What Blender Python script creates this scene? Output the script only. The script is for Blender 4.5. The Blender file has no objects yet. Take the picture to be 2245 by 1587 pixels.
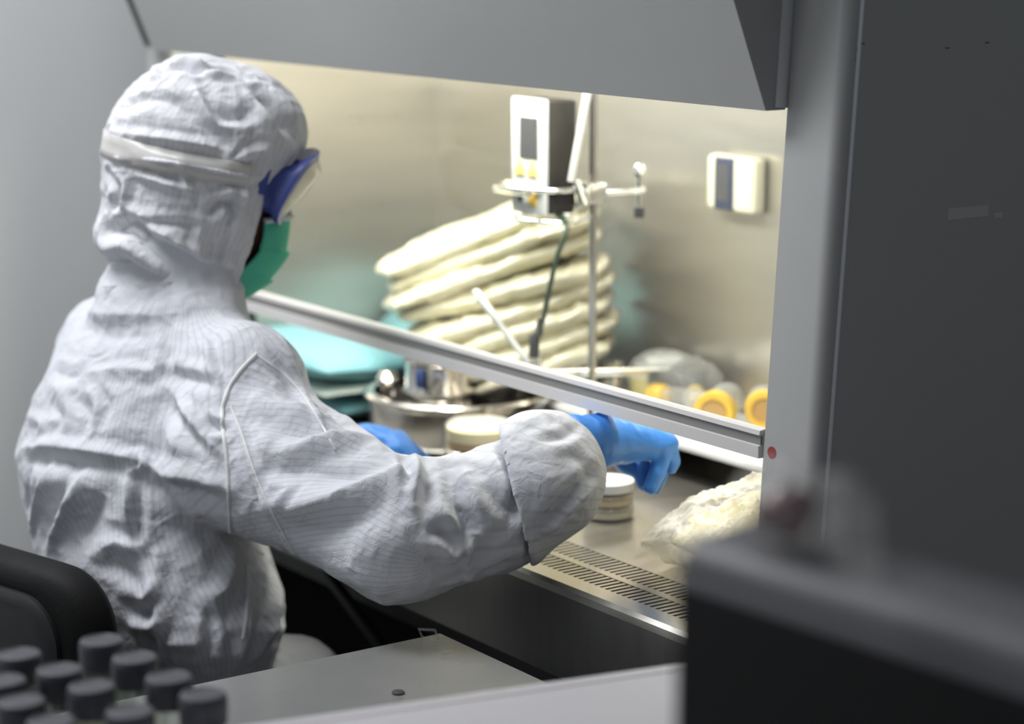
import bpy, bmesh, math, random
import numpy as np
from mathutils import Vector, Matrix
from mathutils.bvhtree import BVHTree

random.seed(4)
S = bpy.context.scene
COL = S.collection
PI = math.pi

# ------------------------------------------------------------------ camera
F_PX, IW, IH = 4950.0, 2245.0, 1587.0
PITCH, YAW = math.radians(10.9), math.radians(34.79)
CAM = np.array([1.806, -1.58, 1.55])
FH = np.array([-math.cos(YAW), math.sin(YAW), 0.0])
RT = np.array([math.sin(YAW), math.cos(YAW), 0.0])
UP0 = np.array([0, 0, 1.0])
FW = math.cos(PITCH) * FH - math.sin(PITCH) * UP0
UPV = math.sin(PITCH) * FH + math.cos(PITCH) * UP0
cd = bpy.data.cameras.new('camera')
cam = bpy.data.objects.new('camera', cd)
COL.objects.link(cam)
cd.sensor_width = 36.0
cd.lens = F_PX / IW * 36.0
cd.clip_start = 0.05
cd.dof.use_dof = True
cd.dof.focus_distance = 2.52
cd.dof.aperture_fstop = 2.6
cam.matrix_world = Matrix(((RT[0], UPV[0], -FW[0], CAM[0]), (RT[1], UPV[1], -FW[1], CAM[1]), (RT[2], UPV[2], -FW[2], CAM[2]), (0, 0, 0, 1)))
S.camera = cam

# ------------------------------------------------------------------ world, lights, exposure
W = bpy.data.worlds.new('world')
S.world = W
W.use_nodes = True
W.node_tree.nodes['Background'].inputs[0].default_value = (0.80, 0.86, 0.95, 1)
W.node_tree.nodes['Background'].inputs[1].default_value = 0.13
S.view_settings.view_transform = 'Standard'
S.view_settings.look = 'None'
S.view_settings.exposure = 0.0
S.view_settings.gamma = 1.0
S.cycles.max_bounces = 8
S.cycles.transparent_max_bounces = 12
S.cycles.use_denoising = True
S.cycles.caustics_reflective = False
S.cycles.caustics_refractive = False


def area(name, loc, aim, sx, sy, power, col):
    l = bpy.data.lights.new(name, 'AREA')
    l.shape = 'RECTANGLE'
    l.size, l.size_y, l.energy, l.color = sx, sy, power, col
    o = bpy.data.objects.new(name, l)
    COL.objects.link(o)
    o.location = loc
    o.rotation_euler = (Vector(aim) - Vector(loc)).to_track_quat('-Z', 'Y').to_euler()
    return o


area('ceiling_light', (-1.05, -1.00, 2.75), (-1.05, -0.8, 0.9), 1.3, 0.7, 44, (0.95, 0.96, 1.0))
area('wall_fill_light', (-0.75, -2.9, 2.0), (-1.9, -0.3, 1.1), 1.2, 1.2, 11, (0.90, 0.94, 1.0))  # added fill aimed to brighten the left wall; no window stands there
area('cabinet_tube_light', (-0.73, 0.105, 1.49), (-0.73, 0.34, 0.85), 1.3, 0.07, 12.5, (1.0, 0.96, 0.87))


def dep(x, y, d):
    """point seen at frame pixel x, y at depth d along the optical axis"""
    r = FW + RT * ((x - IW / 2) / F_PX) - UPV * ((y - IH / 2) / F_PX)
    return CAM + r * d


# ------------------------------------------------------------------ helpers
def tag(o, label=None, cat=None, group=None, kind=None):
    if label: o['label'] = label
    if cat: o['category'] = cat
    if group: o['group'] = group
    if kind: o['kind'] = kind
    return o


def empty(name, loc, label, cat, group=None, rot=(0, 0, 0)):
    o = bpy.data.objects.new(name, None)
    COL.objects.link(o)
    o.location = loc
    o.rotation_euler = rot
    o.empty_display_size = 0.05
    return tag(o, label, cat, group)


def finish(name, bm, m, parent=None, smooth=35, local=False):
    """mesh given in world coordinates (or in the parent's frame when local)"""
    bmesh.ops.recalc_face_normals(bm, faces=bm.faces)
    me = bpy.data.meshes.new(name)
    bm.to_mesh(me)
    bm.free()
    return link(name, me, m, parent, smooth, local)


def link(name, me, m, parent=None, smooth=35, local=False):
    if m: me.materials.append(m)
    if smooth:
        me.shade_smooth()
        if smooth < 180: me.set_sharp_from_angle(angle=math.radians(smooth))
    o = bpy.data.objects.new(name, me)
    COL.objects.link(o)
    if parent:
        o.parent = parent
        if not local:
            o.matrix_parent_inverse = world_mat(parent).inverted()
    return o


def world_mat(o):
    mm = Matrix.LocRotScale(o.location, o.rotation_euler, o.scale)
    if o.parent: mm = world_mat(o.parent) @ o.matrix_parent_inverse @ mm
    return mm


def copy_tree(src):
    c = src.copy()
    COL.objects.link(c)
    for ch in [k for k in bpy.data.objects if k.parent == src]:
        d = copy_tree(ch)
        d.parent = c
        d.matrix_parent_inverse = ch.matrix_parent_inverse.copy()
    return c


def BM(): return bmesh.new()


def box(bm, x0, x1, y0, y1, z0, z1, bev=0.0, seg=2):
    r = bmesh.ops.create_cube(bm, size=1)
    vs = r['verts']
    for v in vs:
        v.co = Vector(((x0 + x1) / 2 + v.co.x * (x1 - x0), (y0 + y1) / 2 + v.co.y * (y1 - y0), (z0 + z1) / 2 + v.co.z * (z1 - z0)))
    if bev > 0:
        es = list({e for v in vs for e in v.link_edges})
        bmesh.ops.bevel(bm, geom=es, offset=bev, segments=seg, profile=0.5, affect='EDGES')


def prism_x(bm, prof, x0, x1):
    """closed yz outline extruded along x"""
    a = [bm.verts.new((x0, p[0], p[1])) for p in prof]
    b = [bm.verts.new((x1, p[0], p[1])) for p in prof]
    n = len(prof)
    bm.faces.new(a)
    bm.faces.new(b[::-1])
    for i in range(n): bm.faces.new((a[i], b[i], b[(i + 1) % n], a[(i + 1) % n]))


def lathe(bm, prof, c=(0, 0, 0), n=40, axis='z'):
    """prof: list of (radius, height); revolve about an axis through c"""
    rings = []
    for r, h in prof:
        ring = []
        for i in range(n):
            a = 2 * PI * i / n
            u, v = max(r, 1e-5) * math.cos(a), max(r, 1e-5) * math.sin(a)
            p = {'z': (u, v, h), 'x': (h, u, v), 'y': (u, h, v)}[axis]
            ring.append(bm.verts.new((c[0] + p[0], c[1] + p[1], c[2] + p[2])))
        rings.append(ring)
    for a, b in zip(rings, rings[1:]):
        for i in range(n): bm.faces.new((a[i], a[(i + 1) % n], b[(i + 1) % n], b[i]))
    if prof[0][0] > 1e-4: bm.faces.new(rings[0])
    if prof[-1][0] > 1e-4: bm.faces.new(rings[-1])


def tube(bm, pts, r, n=10, closed=False, cap=True):
    P = [Vector(p) for p in pts]
    R = r if isinstance(r, (list, tuple)) else [r] * len(P)
    rings = []
    ref = None
    for i, p in enumerate(P):
        if closed: t = P[(i + 1) % len(P)] - P[i - 1]
        else: t = P[min(i + 1, len(P) - 1)] - P[max(i - 1, 0)]
        t.normalize()
        if ref is None: ref = t.orthogonal()
        ref = (ref - t * ref.dot(t)).normalized()
        q = t.cross(ref)
        rings.append([bm.verts.new(p + (ref * math.cos(2 * PI * k / n) + q * math.sin(2 * PI * k / n)) * R[i]) for k in range(n)])
    m = len(rings)
    for i in range(m if closed else m - 1):
        a, b = rings[i], rings[(i + 1) % m]
        off = 0
        if closed and i == m - 1:
            off = min(range(n), key=lambda s: (a[0].co - b[s].co).length)
        for k in range(n): bm.faces.new((a[k], a[(k + 1) % n], b[(k + 1 + off) % n], b[(k + off) % n]))
    if cap and not closed:
        bm.faces.new(rings[0]); bm.faces.new(rings[-1][::-1])


def catmull(pts, sub=6):
    P = [np.array(p, float) for p in pts]
    P = [2 * P[0] - P[1]] + P + [2 * P[-1] - P[-2]]
    out = []
    for i in range(1, len(P) - 2):
        for s in range(sub):
            t = s / sub
            out.append(0.5 * (2 * P[i] + (P[i + 1] - P[i - 1]) * t + (2 * P[i - 1] - 5 * P[i] + 4 * P[i + 1] - P[i + 2]) * t * t + (3 * P[i] - P[i - 1] - 3 * P[i + 1] + P[i + 2]) * t ** 3))
    out.append(P[-2])
    return out


# ---- value noise in numpy
def hash3(i, j, k, seed):
    h = (i.astype(np.int64) * 374761393 + j.astype(np.int64) * 668265263 + k.astype(np.int64) * 2147483647 + seed * 1274126177) & 0xFFFFFFFF
    h = ((h ^ (h >> 13)) * 1274126177) & 0xFFFFFFFF
    h = h ^ (h >> 16)
    return (h & 0xFFFF) / 65535.0 * 2 - 1


def vnoise(P, seed=0):
    I = np.floor(P).astype(np.int64)
    f = P - I
    f = f * f * f * (f * (f * 6 - 15) + 10)
    out = 0
    for dx in (0, 1):
        for dy in (0, 1):
            for dz in (0, 1):
                w = (f[:, 0] if dx else 1 - f[:, 0]) * (f[:, 1] if dy else 1 - f[:, 1]) * (f[:, 2] if dz else 1 - f[:, 2])
                out = out + w * hash3(I[:, 0] + dx, I[:, 1] + dy, I[:, 2] + dz, seed)
    return out


def ridged(P, seed=0, octs=3):
    s, a, t = 0, 1.0, 0
    for o in range(octs):
        s = s + a * (1 - 2 * np.abs(vnoise(P * (2 ** o) + 17.3 * o, seed + o)))
        t += a; a *= 0.5
    return s / t


# ---- implicit surfaces: naive surface nets
def surface_net(fn, lo, hi, h):
    lo, hi = np.array(lo, float), np.array(hi, float)
    n = np.ceil((hi - lo) / h).astype(int) + 1
    ax = [lo[i] + h * np.arange(n[i]) for i in range(3)]
    Fv = np.empty(n)
    for i in range(0, n[0], 16):
        X, Y, Z = np.meshgrid(ax[0][i:i + 16], ax[1], ax[2], indexing='ij')
        P = np.stack([X.ravel(), Y.ravel(), Z.ravel()], 1)
        Fv[i:i + 16] = fn(P).reshape(X.shape)
    ins = Fv < 0
    cnt = np.zeros(n - 1, int)
    offs = [(a, b, c) for a in (0, 1) for b in (0, 1) for c in (0, 1)]
    sl = lambda o: tuple(slice(o[i], n[i] - 1 + o[i]) for i in range(3))
    for o in offs: cnt += ins[sl(o)]
    act = np.argwhere((cnt > 0) & (cnt < 8))
    idx = -np.ones(n - 1, int)
    idx[tuple(act.T)] = np.arange(len(act))
    pos = np.zeros((len(act), 3)); w = np.zeros(len(act))
    for o in offs:
        for a in range(3):
            if o[a] == 0:
                p = list(o); p[a] = 1
                A = Fv[tuple((act + o).T)]; B = Fv[tuple((act + p).T)]
                m = (A < 0) != (B < 0)
                t = np.where(m, A / np.where(m, A - B, 1), 0)
                q = np.array(o, float)[None, :].repeat(len(act), 0)
                q[:, a] += t
                pos[m] += q[m]; w[m] += 1
    V = lo + (act + pos / w[:, None]) * h
    quads = []
    for a in range(3):
        b, c = (a + 1) % 3, (a + 2) % 3
        s0 = [slice(1, n[i] - 1) for i in range(3)]; s1 = list(s0)
        s0[a] = slice(0, n[a] - 1); s1[a] = slice(1, n[a])
        e = np.argwhere(ins[tuple(s0)] != ins[tuple(s1)])
        base = e + 1; base[:, a] = e[:, a]
        fl = ins[tuple(base.T)]
        def cell(db, dc):
            q = base.copy(); q[:, b] -= db; q[:, c] -= dc
            return idx[tuple(q.T)]
        q = np.stack([cell(1, 1), cell(0, 1), cell(0, 0), cell(1, 0)], 1)
        q[~fl] = q[~fl][:, ::-1]
        quads.append(q)
    return V, np.concatenate(quads)


def vert_normals(V, Q):
    n = np.cross(V[Q[:, 2]] - V[Q[:, 0]], V[Q[:, 3]] - V[Q[:, 1]])
    N = np.zeros_like(V)
    for k in range(4): np.add.at(N, Q[:, k], n)
    return N / (np.linalg.norm(N, axis=1, keepdims=True) + 1e-12)


def relax(V, Q, it=2, lam=0.5):
    for _ in range(it):
        s = np.zeros_like(V); c = np.zeros(len(V))
        for k in range(4):
            a, b = Q[:, k], Q[:, (k + 1) % 4]
            np.add.at(s, a, V[b]); np.add.at(c, a, 1)
            np.add.at(s, b, V[a]); np.add.at(c, b, 1)
        V = V + lam * (s / c[:, None] - V)
    return V


def refine(V, Q):
    """split every quad in four"""
    E = np.concatenate([np.stack([Q[:, k], Q[:, (k + 1) % 4]], 1) for k in range(4)])
    Eu, inv = np.unique(np.sort(E, 1), axis=0, return_inverse=True)
    inv = inv.reshape(-1)
    n, m = len(V), len(Q)
    Vm = (V[Eu[:, 0]] + V[Eu[:, 1]]) / 2
    Vc = V[Q].mean(1)
    e = [n + inv[k * m:(k + 1) * m] for k in range(4)]
    c = n + len(Eu) + np.arange(m)
    Qn = np.concatenate([np.stack([Q[:, k], e[k], c, e[(k - 1) % 4]], 1) for k in range(4)])
    return np.concatenate([V, Vm, Vc]), Qn


def mesh_from(name, V, Q):
    me = bpy.data.meshes.new(name)
    me.from_pydata(V.tolist(), [], Q.tolist())
    me.update()
    return me


def cap_d(P, a, b, ra, rb):
    a, b = np.array(a, float), np.array(b, float)
    ab = b - a
    t = np.clip((P - a) @ ab / (ab @ ab), 0, 1)
    return np.linalg.norm(P - a - t[:, None] * ab, axis=1) - (ra + (rb - ra) * t)


def ell_d(P, c, r, Rm=None):
    q = P - np.array(c)
    if Rm is not None: q = q @ np.array(Rm).T
    r = np.array(r, float)
    k0 = np.linalg.norm(q / r, axis=1)
    k1 = np.linalg.norm(q / (r * r), axis=1) + 1e-9
    return k0 * (k0 - 1) / k1


def smin(a, b, k):
    h = np.maximum(k - np.abs(a - b), 0) / k
    return np.minimum(a, b) - h * h * k * 0.25


# ------------------------------------------------------------------ materials
def mat(name, col, rough=0.5, metal=0.0, var=0.05, scale=12.0, bump=0.0, bscale=60.0, spec=0.5, coat=0.0, stretch=None, rvar=0.08):
    m = bpy.data.materials.new(name)
    m.use_nodes = True
    nt = m.node_tree
    b = nt.nodes['Principled BSDF']
    tc = nt.nodes.new('ShaderNodeTexCoord')
    mp = nt.nodes.new('ShaderNodeMapping')
    if stretch: mp.inputs['Scale'].default_value = stretch
    nt.links.new(tc.outputs['Object'], mp.inputs[0])
    nz = nt.nodes.new('ShaderNodeTexNoise')
    nz.inputs['Scale'].default_value = scale
    nz.inputs['Detail'].default_value = 4
    nt.links.new(mp.outputs[0], nz.inputs['Vector'])
    mx = nt.nodes.new('ShaderNodeMix'); mx.data_type = 'RGBA'
    mx.inputs[6].default_value = tuple(max(0, c * (1 - var)) for c in col) + (1,)
    mx.inputs[7].default_value = tuple(min(1, c * (1 + var)) for c in col) + (1,)
    nt.links.new(nz.outputs[0], mx.inputs[0])
    nt.links.new(mx.outputs[2], b.inputs['Base Color'])
    mr = nt.nodes.new('ShaderNodeMapRange')
    mr.inputs[3].default_value = max(0, rough - rvar); mr.inputs[4].default_value = min(1, rough + rvar)
    nt.links.new(nz.outputs[0], mr.inputs[0])
    nt.links.new(mr.outputs[0], b.inputs['Roughness'])
    b.inputs['Metallic'].default_value = metal
    b.inputs['Specular IOR Level'].default_value = spec
    b.inputs['Coat Weight'].default_value = coat
    if bump > 0:
        n2 = nt.nodes.new('ShaderNodeTexNoise'); n2.inputs['Scale'].default_value = bscale; n2.inputs['Detail'].default_value = 5
        nt.links.new(mp.outputs[0], n2.inputs['Vector'])
        bp = nt.nodes.new('ShaderNodeBump'); bp.inputs['Strength'].default_value = bump; bp.inputs['Distance'].default_value = 0.004
        nt.links.new(n2.outputs[0], bp.inputs['Height'])
        nt.links.new(bp.outputs[0], b.inputs['Normal'])
    return m


class rim_node:
    """Schlick reflectance of a thin clear sheet, the same from both sides"""
    def __init__(self, nt):
        self.lw = nt.nodes.new('ShaderNodeLayerWeight')
        p = nt.nodes.new('ShaderNodeMath'); p.operation = 'POWER'; p.inputs[1].default_value = 5
        nt.links.new(self.lw.outputs['Facing'], p.inputs[0])
        q = nt.nodes.new('ShaderNodeMath'); q.operation = 'MULTIPLY_ADD'; q.inputs[1].default_value = 0.92; q.inputs[2].default_value = 0.045
        nt.links.new(p.outputs[0], q.inputs[0])
        self.out = q.outputs[0]


def film_mat(name, tint=(0.95, 0.95, 0.93), opacity=0.25, rough=0.12, bump=0.6, bscale=30.0):
    """clear plastic: mostly see-through with glossy crinkles"""
    m = bpy.data.materials.new(name)
    m.use_nodes = True
    nt = m.node_tree
    b = nt.nodes['Principled BSDF']
    b.inputs['Base Color'].default_value = tint + (1,)
    b.inputs['Roughness'].default_value = rough
    tr = nt.nodes.new('ShaderNodeBsdfTransparent')
    tr.inputs[0].default_value = tuple(min(1, t * 1.03) for t in tint) + (1,)
    fr = rim_node(nt)
    nz = nt.nodes.new('ShaderNodeTexNoise'); nz.inputs['Scale'].default_value = bscale; nz.inputs['Detail'].default_value = 6
    tc = nt.nodes.new('ShaderNodeTexCoord'); nt.links.new(tc.outputs['Object'], nz.inputs['Vector'])
    bp = nt.nodes.new('ShaderNodeBump'); bp.inputs['Strength'].default_value = bump; bp.inputs['Distance'].default_value = 0.01
    nt.links.new(nz.outputs[0], bp.inputs['Height'])
    nt.links.new(bp.outputs[0], b.inputs['Normal']); nt.links.new(bp.outputs[0], fr.lw.inputs['Normal'])
    mr = nt.nodes.new('ShaderNodeMapRange'); mr.inputs[1].default_value = 0.0; mr.inputs[2].default_value = 1.0
    mr.inputs[3].default_value = opacity; mr.inputs[4].default_value = 1.0
    nt.links.new(fr.out, mr.inputs[0])
    ms = nt.nodes.new('ShaderNodeMixShader')
    nt.links.new(mr.outputs[0], ms.inputs[0]); nt.links.new(tr.outputs[0], ms.inputs[1]); nt.links.new(b.outputs[0], ms.inputs[2])
    nt.links.new(ms.outputs[0], nt.nodes['Material Output'].inputs[0])
    return m


def fabric_mat(name, col, stripes=True, wrinkle=0.5, line=0.82):
    m = mat(name, col, rough=0.85, var=0.04, scale=9, spec=0.2)
    nt = m.node_tree
    b = nt.nodes['Principled BSDF']
    base = b.inputs['Base Color'].links[0].from_socket
    if stripes:
        at = nt.nodes.new('ShaderNodeAttribute'); at.attribute_name = 'weave'
        ml = nt.nodes.new('ShaderNodeMath'); ml.operation = 'MULTIPLY'; ml.inputs[1].default_value = 1 / 0.0078
        nt.links.new(at.outputs['Fac'], ml.inputs[0])
        frc = nt.nodes.new('ShaderNodeMath'); frc.operation = 'FRACT'; nt.links.new(ml.outputs[0], frc.inputs[0])
        pg = nt.nodes.new('ShaderNodeMath'); pg.operation = 'PINGPONG'; pg.inputs[1].default_value = 0.5; nt.links.new(frc.outputs[0], pg.inputs[0])
        rm = nt.nodes.new('ShaderNodeMapRange'); rm.inputs[1].default_value = 0.03; rm.inputs[2].default_value = 0.20; rm.inputs[3].default_value = line; rm.inputs[4].default_value = 1.0
        nt.links.new(pg.outputs[0], rm.inputs[0])
        mm = nt.nodes.new('ShaderNodeMix'); mm.data_type = 'RGBA'; mm.blend_type = 'MULTIPLY'; mm.inputs[0].default_value = 1.0
        nt.links.new(base, mm.inputs[6]); nt.links.new(rm.outputs[0], mm.inputs[7])
        nt.links.new(mm.outputs[2], b.inputs['Base Color'])
    tc = nt.nodes.new('ShaderNodeTexCoord')
    n1 = nt.nodes.new('ShaderNodeTexNoise'); n1.inputs['Scale'].default_value = 26; n1.inputs['Detail'].default_value = 5; n1.inputs['Distortion'].default_value = 1.2
    n1.noise_type = 'RIDGED_MULTIFRACTAL'
    nt.links.new(tc.outputs['Object'], n1.inputs['Vector'])
    bp = nt.nodes.new('ShaderNodeBump'); bp.inputs['Strength'].default_value = wrinkle; bp.inputs['Distance'].default_value = 0.0035
    n2 = nt.nodes.new('ShaderNodeTexNoise'); n2.inputs['Scale'].default_value = 62; n2.inputs['Detail'].default_value = 6; n2.inputs['Distortion'].default_value = 0.8
    nt.links.new(tc.outputs['Object'], n2.inputs['Vector'])
    ad = nt.nodes.new('ShaderNodeMath'); ad.operation = 'MULTIPLY_ADD'; ad.inputs[1].default_value = 0.7
    nt.links.new(n2.outputs[0], ad.inputs[0]); nt.links.new(n1.outputs[0], ad.inputs[2])
    nt.links.new(ad.outputs[0], bp.inputs['Height']); nt.links.new(bp.outputs[0], b.inputs['Normal'])
    return m


def glass_mat(name, tint=(0.97, 0.985, 0.97), ior=1.45):
    m = bpy.data.materials.new(name); m.use_nodes = True
    nt = m.node_tree
    nt.nodes.remove(nt.nodes['Principled BSDF'])
    tr = nt.nodes.new('ShaderNodeBsdfTransparent'); tr.inputs[0].default_value = tint + (1,)
    gl = nt.nodes.new('ShaderNodeBsdfGlossy'); gl.inputs['Roughness'].default_value = 0.02
    fr = rim_node(nt)
    nz = nt.nodes.new('ShaderNodeTexNoise'); nz.inputs['Scale'].default_value = 3
    bp = nt.nodes.new('ShaderNodeBump'); bp.inputs['Strength'].default_value = 0.02
    nt.links.new(nz.outputs[0], bp.inputs['Height']); nt.links.new(bp.outputs[0], gl.inputs['Normal'])
    ms = nt.nodes.new('ShaderNodeMixShader')
    nt.links.new(fr.out, ms.inputs[0]); nt.links.new(tr.outputs[0], ms.inputs[1]); nt.links.new(gl.outputs[0], ms.inputs[2])
    nt.links.new(ms.outputs[0], nt.nodes['Material Output'].inputs[0])
    return m


def emit_mat(name, col, st):
    m = mat(name, col, 0.4)
    b = m.node_tree.nodes['Principled BSDF']
    b.inputs['Emission Color'].default_value = col + (1,); b.inputs['Emission Strength'].default_value = st
    return m


M = dict(
    wall=mat('wall_paint', (0.80, 0.81, 0.80), 0.7, var=0.02, scale=3),
    floor=mat('vinyl_floor', (0.20, 0.205, 0.21), 0.5, var=0.08),
    paint=mat('grey_cabinet_paint', (0.435, 0.44, 0.43), 0.42, var=0.02, scale=30, bump=0.03, bscale=900),
    bar=mat('anodised_rail', (0.74, 0.72, 0.70), 0.4, var=0.02),
    groove=mat('rail_groove', (0.26, 0.26, 0.245), 0.5, var=0.03),
    liner=mat('brushed_steel_liner', (0.68, 0.64, 0.57), 0.30, metal=0.85, var=0.07, scale=5, stretch=(1, 1, 8), rvar=0.06),
    steel=mat('polished_steel', (0.62, 0.60, 0.57), 0.17, metal=1.0, var=0.05, scale=6),
    steelw=mat('worktop_steel', (0.66, 0.64, 0.58), 0.22, metal=0.9, var=0.06, scale=5, stretch=(6, 1, 1)),
    apron=mat('dark_steel_apron', (0.21, 0.205, 0.20), 0.32, metal=0.85, var=0.12, scale=10, stretch=(8, 1, 1)),
    table=mat('table_steel', (0.74, 0.745, 0.72), 0.27, metal=0.72, var=0.05, scale=4),
    chrome=mat('chrome', (0.86, 0.87, 0.86), 0.1, metal=1.0, var=0.02),
    satin=mat('satin_bright_steel', (0.92, 0.93, 0.92), 0.35, metal=0.6, var=0.02),
    black=mat('black_plastic', (0.018, 0.018, 0.019), 0.45, var=0.2, scale=20),
    matteblack=mat('black_leatherette', (0.006, 0.006, 0.006), 0.65, var=0.2, scale=30, bump=0.1, bscale=300, spec=0.22),
    darkframe=mat('dark_stand_paint', (0.042, 0.040, 0.038), 0.6, var=0.1, spec=0.3),
    red=mat('red_sticker', (0.34, 0.035, 0.03), 0.5, var=0.05),
    seam=mat('seam_aluminium', (0.90, 0.91, 0.93), 0.3, metal=0.5, var=0.03),
    gap=mat('dark_gap_and_stopper', (0.04, 0.042, 0.045), 0.7, var=0.1),  # dark tone of the stopper, also paints the shaded gap beside the hood
    glass=glass_mat('sash_glass_clear'),
    suit=fabric_mat('white_cleanroom_fabric', (0.655, 0.665, 0.70), True, 0.8, 0.85),
    hood=fabric_mat('hood_fabric', (0.68, 0.685, 0.705), True, 0.8, 0.90),
    trimf=fabric_mat('seam_tape_fabric', (0.80, 0.80, 0.78), False, 0.5),
    skin=mat('brown_skin', (0.16, 0.075, 0.045), 0.5, var=0.1, scale=30),
    maskg=mat('green_mask_cloth', (0.085, 0.52, 0.345), 0.8, var=0.06, scale=40, bump=0.25, bscale=160),
    maskw=mat('white_mask_edge', (0.70, 0.74, 0.73), 0.8, var=0.04),
    goggle=mat('blue_goggle_rubber', (0.055, 0.08, 0.30), 0.45, var=0.12, scale=30),
    lens=film_mat('goggle_lens', (0.93, 0.91, 0.84), 0.45, 0.08, 0.0),
    strap=film_mat('clear_strap', (0.84, 0.82, 0.79), 0.62, 0.25, 0.1),
    glove=mat('blue_nitrile', (0.06, 0.27, 0.78), 0.42, var=0.12, scale=25, bump=0.35, bscale=55),
    whitep=mat('white_plastic', (0.80, 0.81, 0.82), 0.35, var=0.02),
    creamp=mat('cream_plastic', (0.80, 0.77, 0.60), 0.4, var=0.03),
    navy=mat('navy_display', (0.05, 0.06, 0.11), 0.25, var=0.25, scale=40),
    lcd=mat('grey_lcd', (0.085, 0.085, 0.09), 0.3, var=0.1),
    yellow=mat('yellow_plastic', (0.92, 0.60, 0.07), 0.4, var=0.05),
    lemon=mat('lemon_label', (0.95, 0.80, 0.22), 0.5, var=0.05),
    amber=mat('amber_agar', (0.55, 0.27, 0.05), 0.3, var=0.1),
    tanlid=mat('tan_cap_centre', (0.60, 0.36, 0.12), 0.5, var=0.06),
    device=mat('dark_device_side', (0.040, 0.036, 0.031), 0.6, var=0.08, spec=0.2),
    cable=mat('dark_green_cable', (0.03, 0.055, 0.035), 0.5, var=0.1),
    teal=mat('teal_sterile_wrap', (0.20, 0.45, 0.49), 0.5, var=0.16, scale=9, bump=0.6, bscale=28, coat=0.1),
    tealw=mat('pale_wrap_edge', (0.70, 0.80, 0.74), 0.5, var=0.05, bump=0.3, bscale=40),
    bagc=mat('cream_bag', (0.90, 0.83, 0.62), 0.25, var=0.16, scale=11, bump=1.0, bscale=26, coat=0.7),
    bagp=mat('pale_yellow_contents', (0.88, 0.81, 0.52), 0.5, var=0.05),
    film=film_mat('crinkled_film', (0.97, 0.96, 0.90), 0.38, 0.16, 0.8, 36),
    clear=film_mat('clear_plastic', (0.95, 0.95, 0.93), 0.16, 0.10, 0.1),
    cap=mat('dark_slate_cap', (0.060, 0.061, 0.074), 0.42, var=0.12, scale=40),
    bottle=film_mat('bottle_glass', (0.90, 0.92, 0.88), 0.10, 0.04, 0.1, 20),
    liquid=mat('pale_amber_liquid', (0.12, 0.10, 0.05), 0.06, var=0.1),
    liquidr=mat('dark_red_liquid', (0.10, 0.008, 0.008), 0.08, var=0.1),
    boxw=mat('white_case', (0.56, 0.55, 0.57), 0.45, var=0.02),
    boxt=mat('grey_case_top', (0.17, 0.168, 0.18), 0.5, var=0.05),
    boxb=mat('black_case', (0.010, 0.0095, 0.0095), 0.6, var=0.1, spec=0.25),
    pinkl=mat('pink_line', (0.55, 0.42, 0.41), 0.5, var=0.05),
    bluem=mat('dark_blue_plastic', (0.03, 0.06, 0.20), 0.35, var=0.1),
)

# ------------------------------------------------------------------ room
b = BM(); box(b, -2.6, 3.4, -3.6, 1.4, -0.05, 0.0)
tag(finish('floor', b, M['floor'], smooth=0), kind='structure')
b = BM(); box(b, -2.0, -1.9, -3.6, 1.4, 0.0, 3.0)
tag(finish('wall_left', b, M['wall'], smooth=0), kind='structure')
b = BM(); box(b, -1.9, 3.4, 1.3, 1.4, 0.0, 3.0)
tag(finish('wall_back', b, M['wall'], smooth=0), kind='structure')

# ------------------------------------------------------------------ laminar flow cabinet
XL, XR, YB, ZW = -1.46, 0.0, 0.53, 0.80       # inside left, right, back, work surface
cab = empty('laminar_flow_cabinet', (-0.73, 0.3, 0.0), 'grey laminar flow cabinet with raised glass sash in front of the suited person', 'cabinet')


def lean(z): return 0.034 * (z - 0.93) / 0.545      # front face leans back a little with height


# posts (rounded outer corner)
def post(x0, x1, name):
    bm = BM()
    rows = []
    r = 0.017
    outer = 1 if abs(x1) < 0.5 else -1
    xi, xo = (x0, x1) if outer > 0 else (x1, x0)
    for z in (0.685, 0.93, 1.2, 1.475, 1.8, 2.2):
        y = lean(z)
        prof = [(xi, y + 0.10), (xi, y + 0.004), (xi + outer * 0.004, y)]
        for k in range(9):
            a = PI / 2 * k / 8
            prof.append((xo - outer * r + outer * r * math.sin(a), y + r - r * math.cos(a)))
        prof.append((xo, y + 0.10))
        rows.append([bm.verts.new((p[0], p[1], z)) for p in prof])
    for a, c in zip(rows, rows[1:]):
        n = len(a)
        for i in range(n): bm.faces.new((a[i], a[(i + 1) % n], c[(i + 1) % n], c[i]))
    bm.faces.new(rows[0]); bm.faces.new(rows[-1])
    return finish(name, bm, M['paint'], cab, 40)


post(0.0, 0.0855, 'corner_post')
post(XL - 0.0855, XL, 'corner_post')
# seam strip between post and side panel
b = BM()
for i in range(1):
    vs = []
    for z in (0.685, 2.2):
        y = lean(z) + 0.0165
        vs.append([b.verts.new((x, y + dy, z)) for x, dy in ((0.080, 0.0), (0.0868, 0.0), (0.0868, 0.0042), (0.080, 0.0042))])
    for k in range(4): b.faces.new((vs[0][k], vs[0][(k + 1) % 4], vs[1][(k + 1) % 4], vs[1][k]))
    b.faces.new(vs[0]); b.faces.new(vs[1])
finish('seam_strip', b, M['seam'], cab, 0)
b = BM()
prof = [(lean(0.55) + 0.021, 0.55), (lean(2.2) + 0.021, 2.2), (0.80, 2.2), (0.80, 0.55)]
prism_x(b, prof, 0.045, 0.0852)
side = finish('side_panel', b, M['paint'], cab, 0)
b = BM(); prism_x(b, prof, XL - 0.085, XL - 0.045); finish('side_panel', b, M['paint'], cab, 0)
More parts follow.
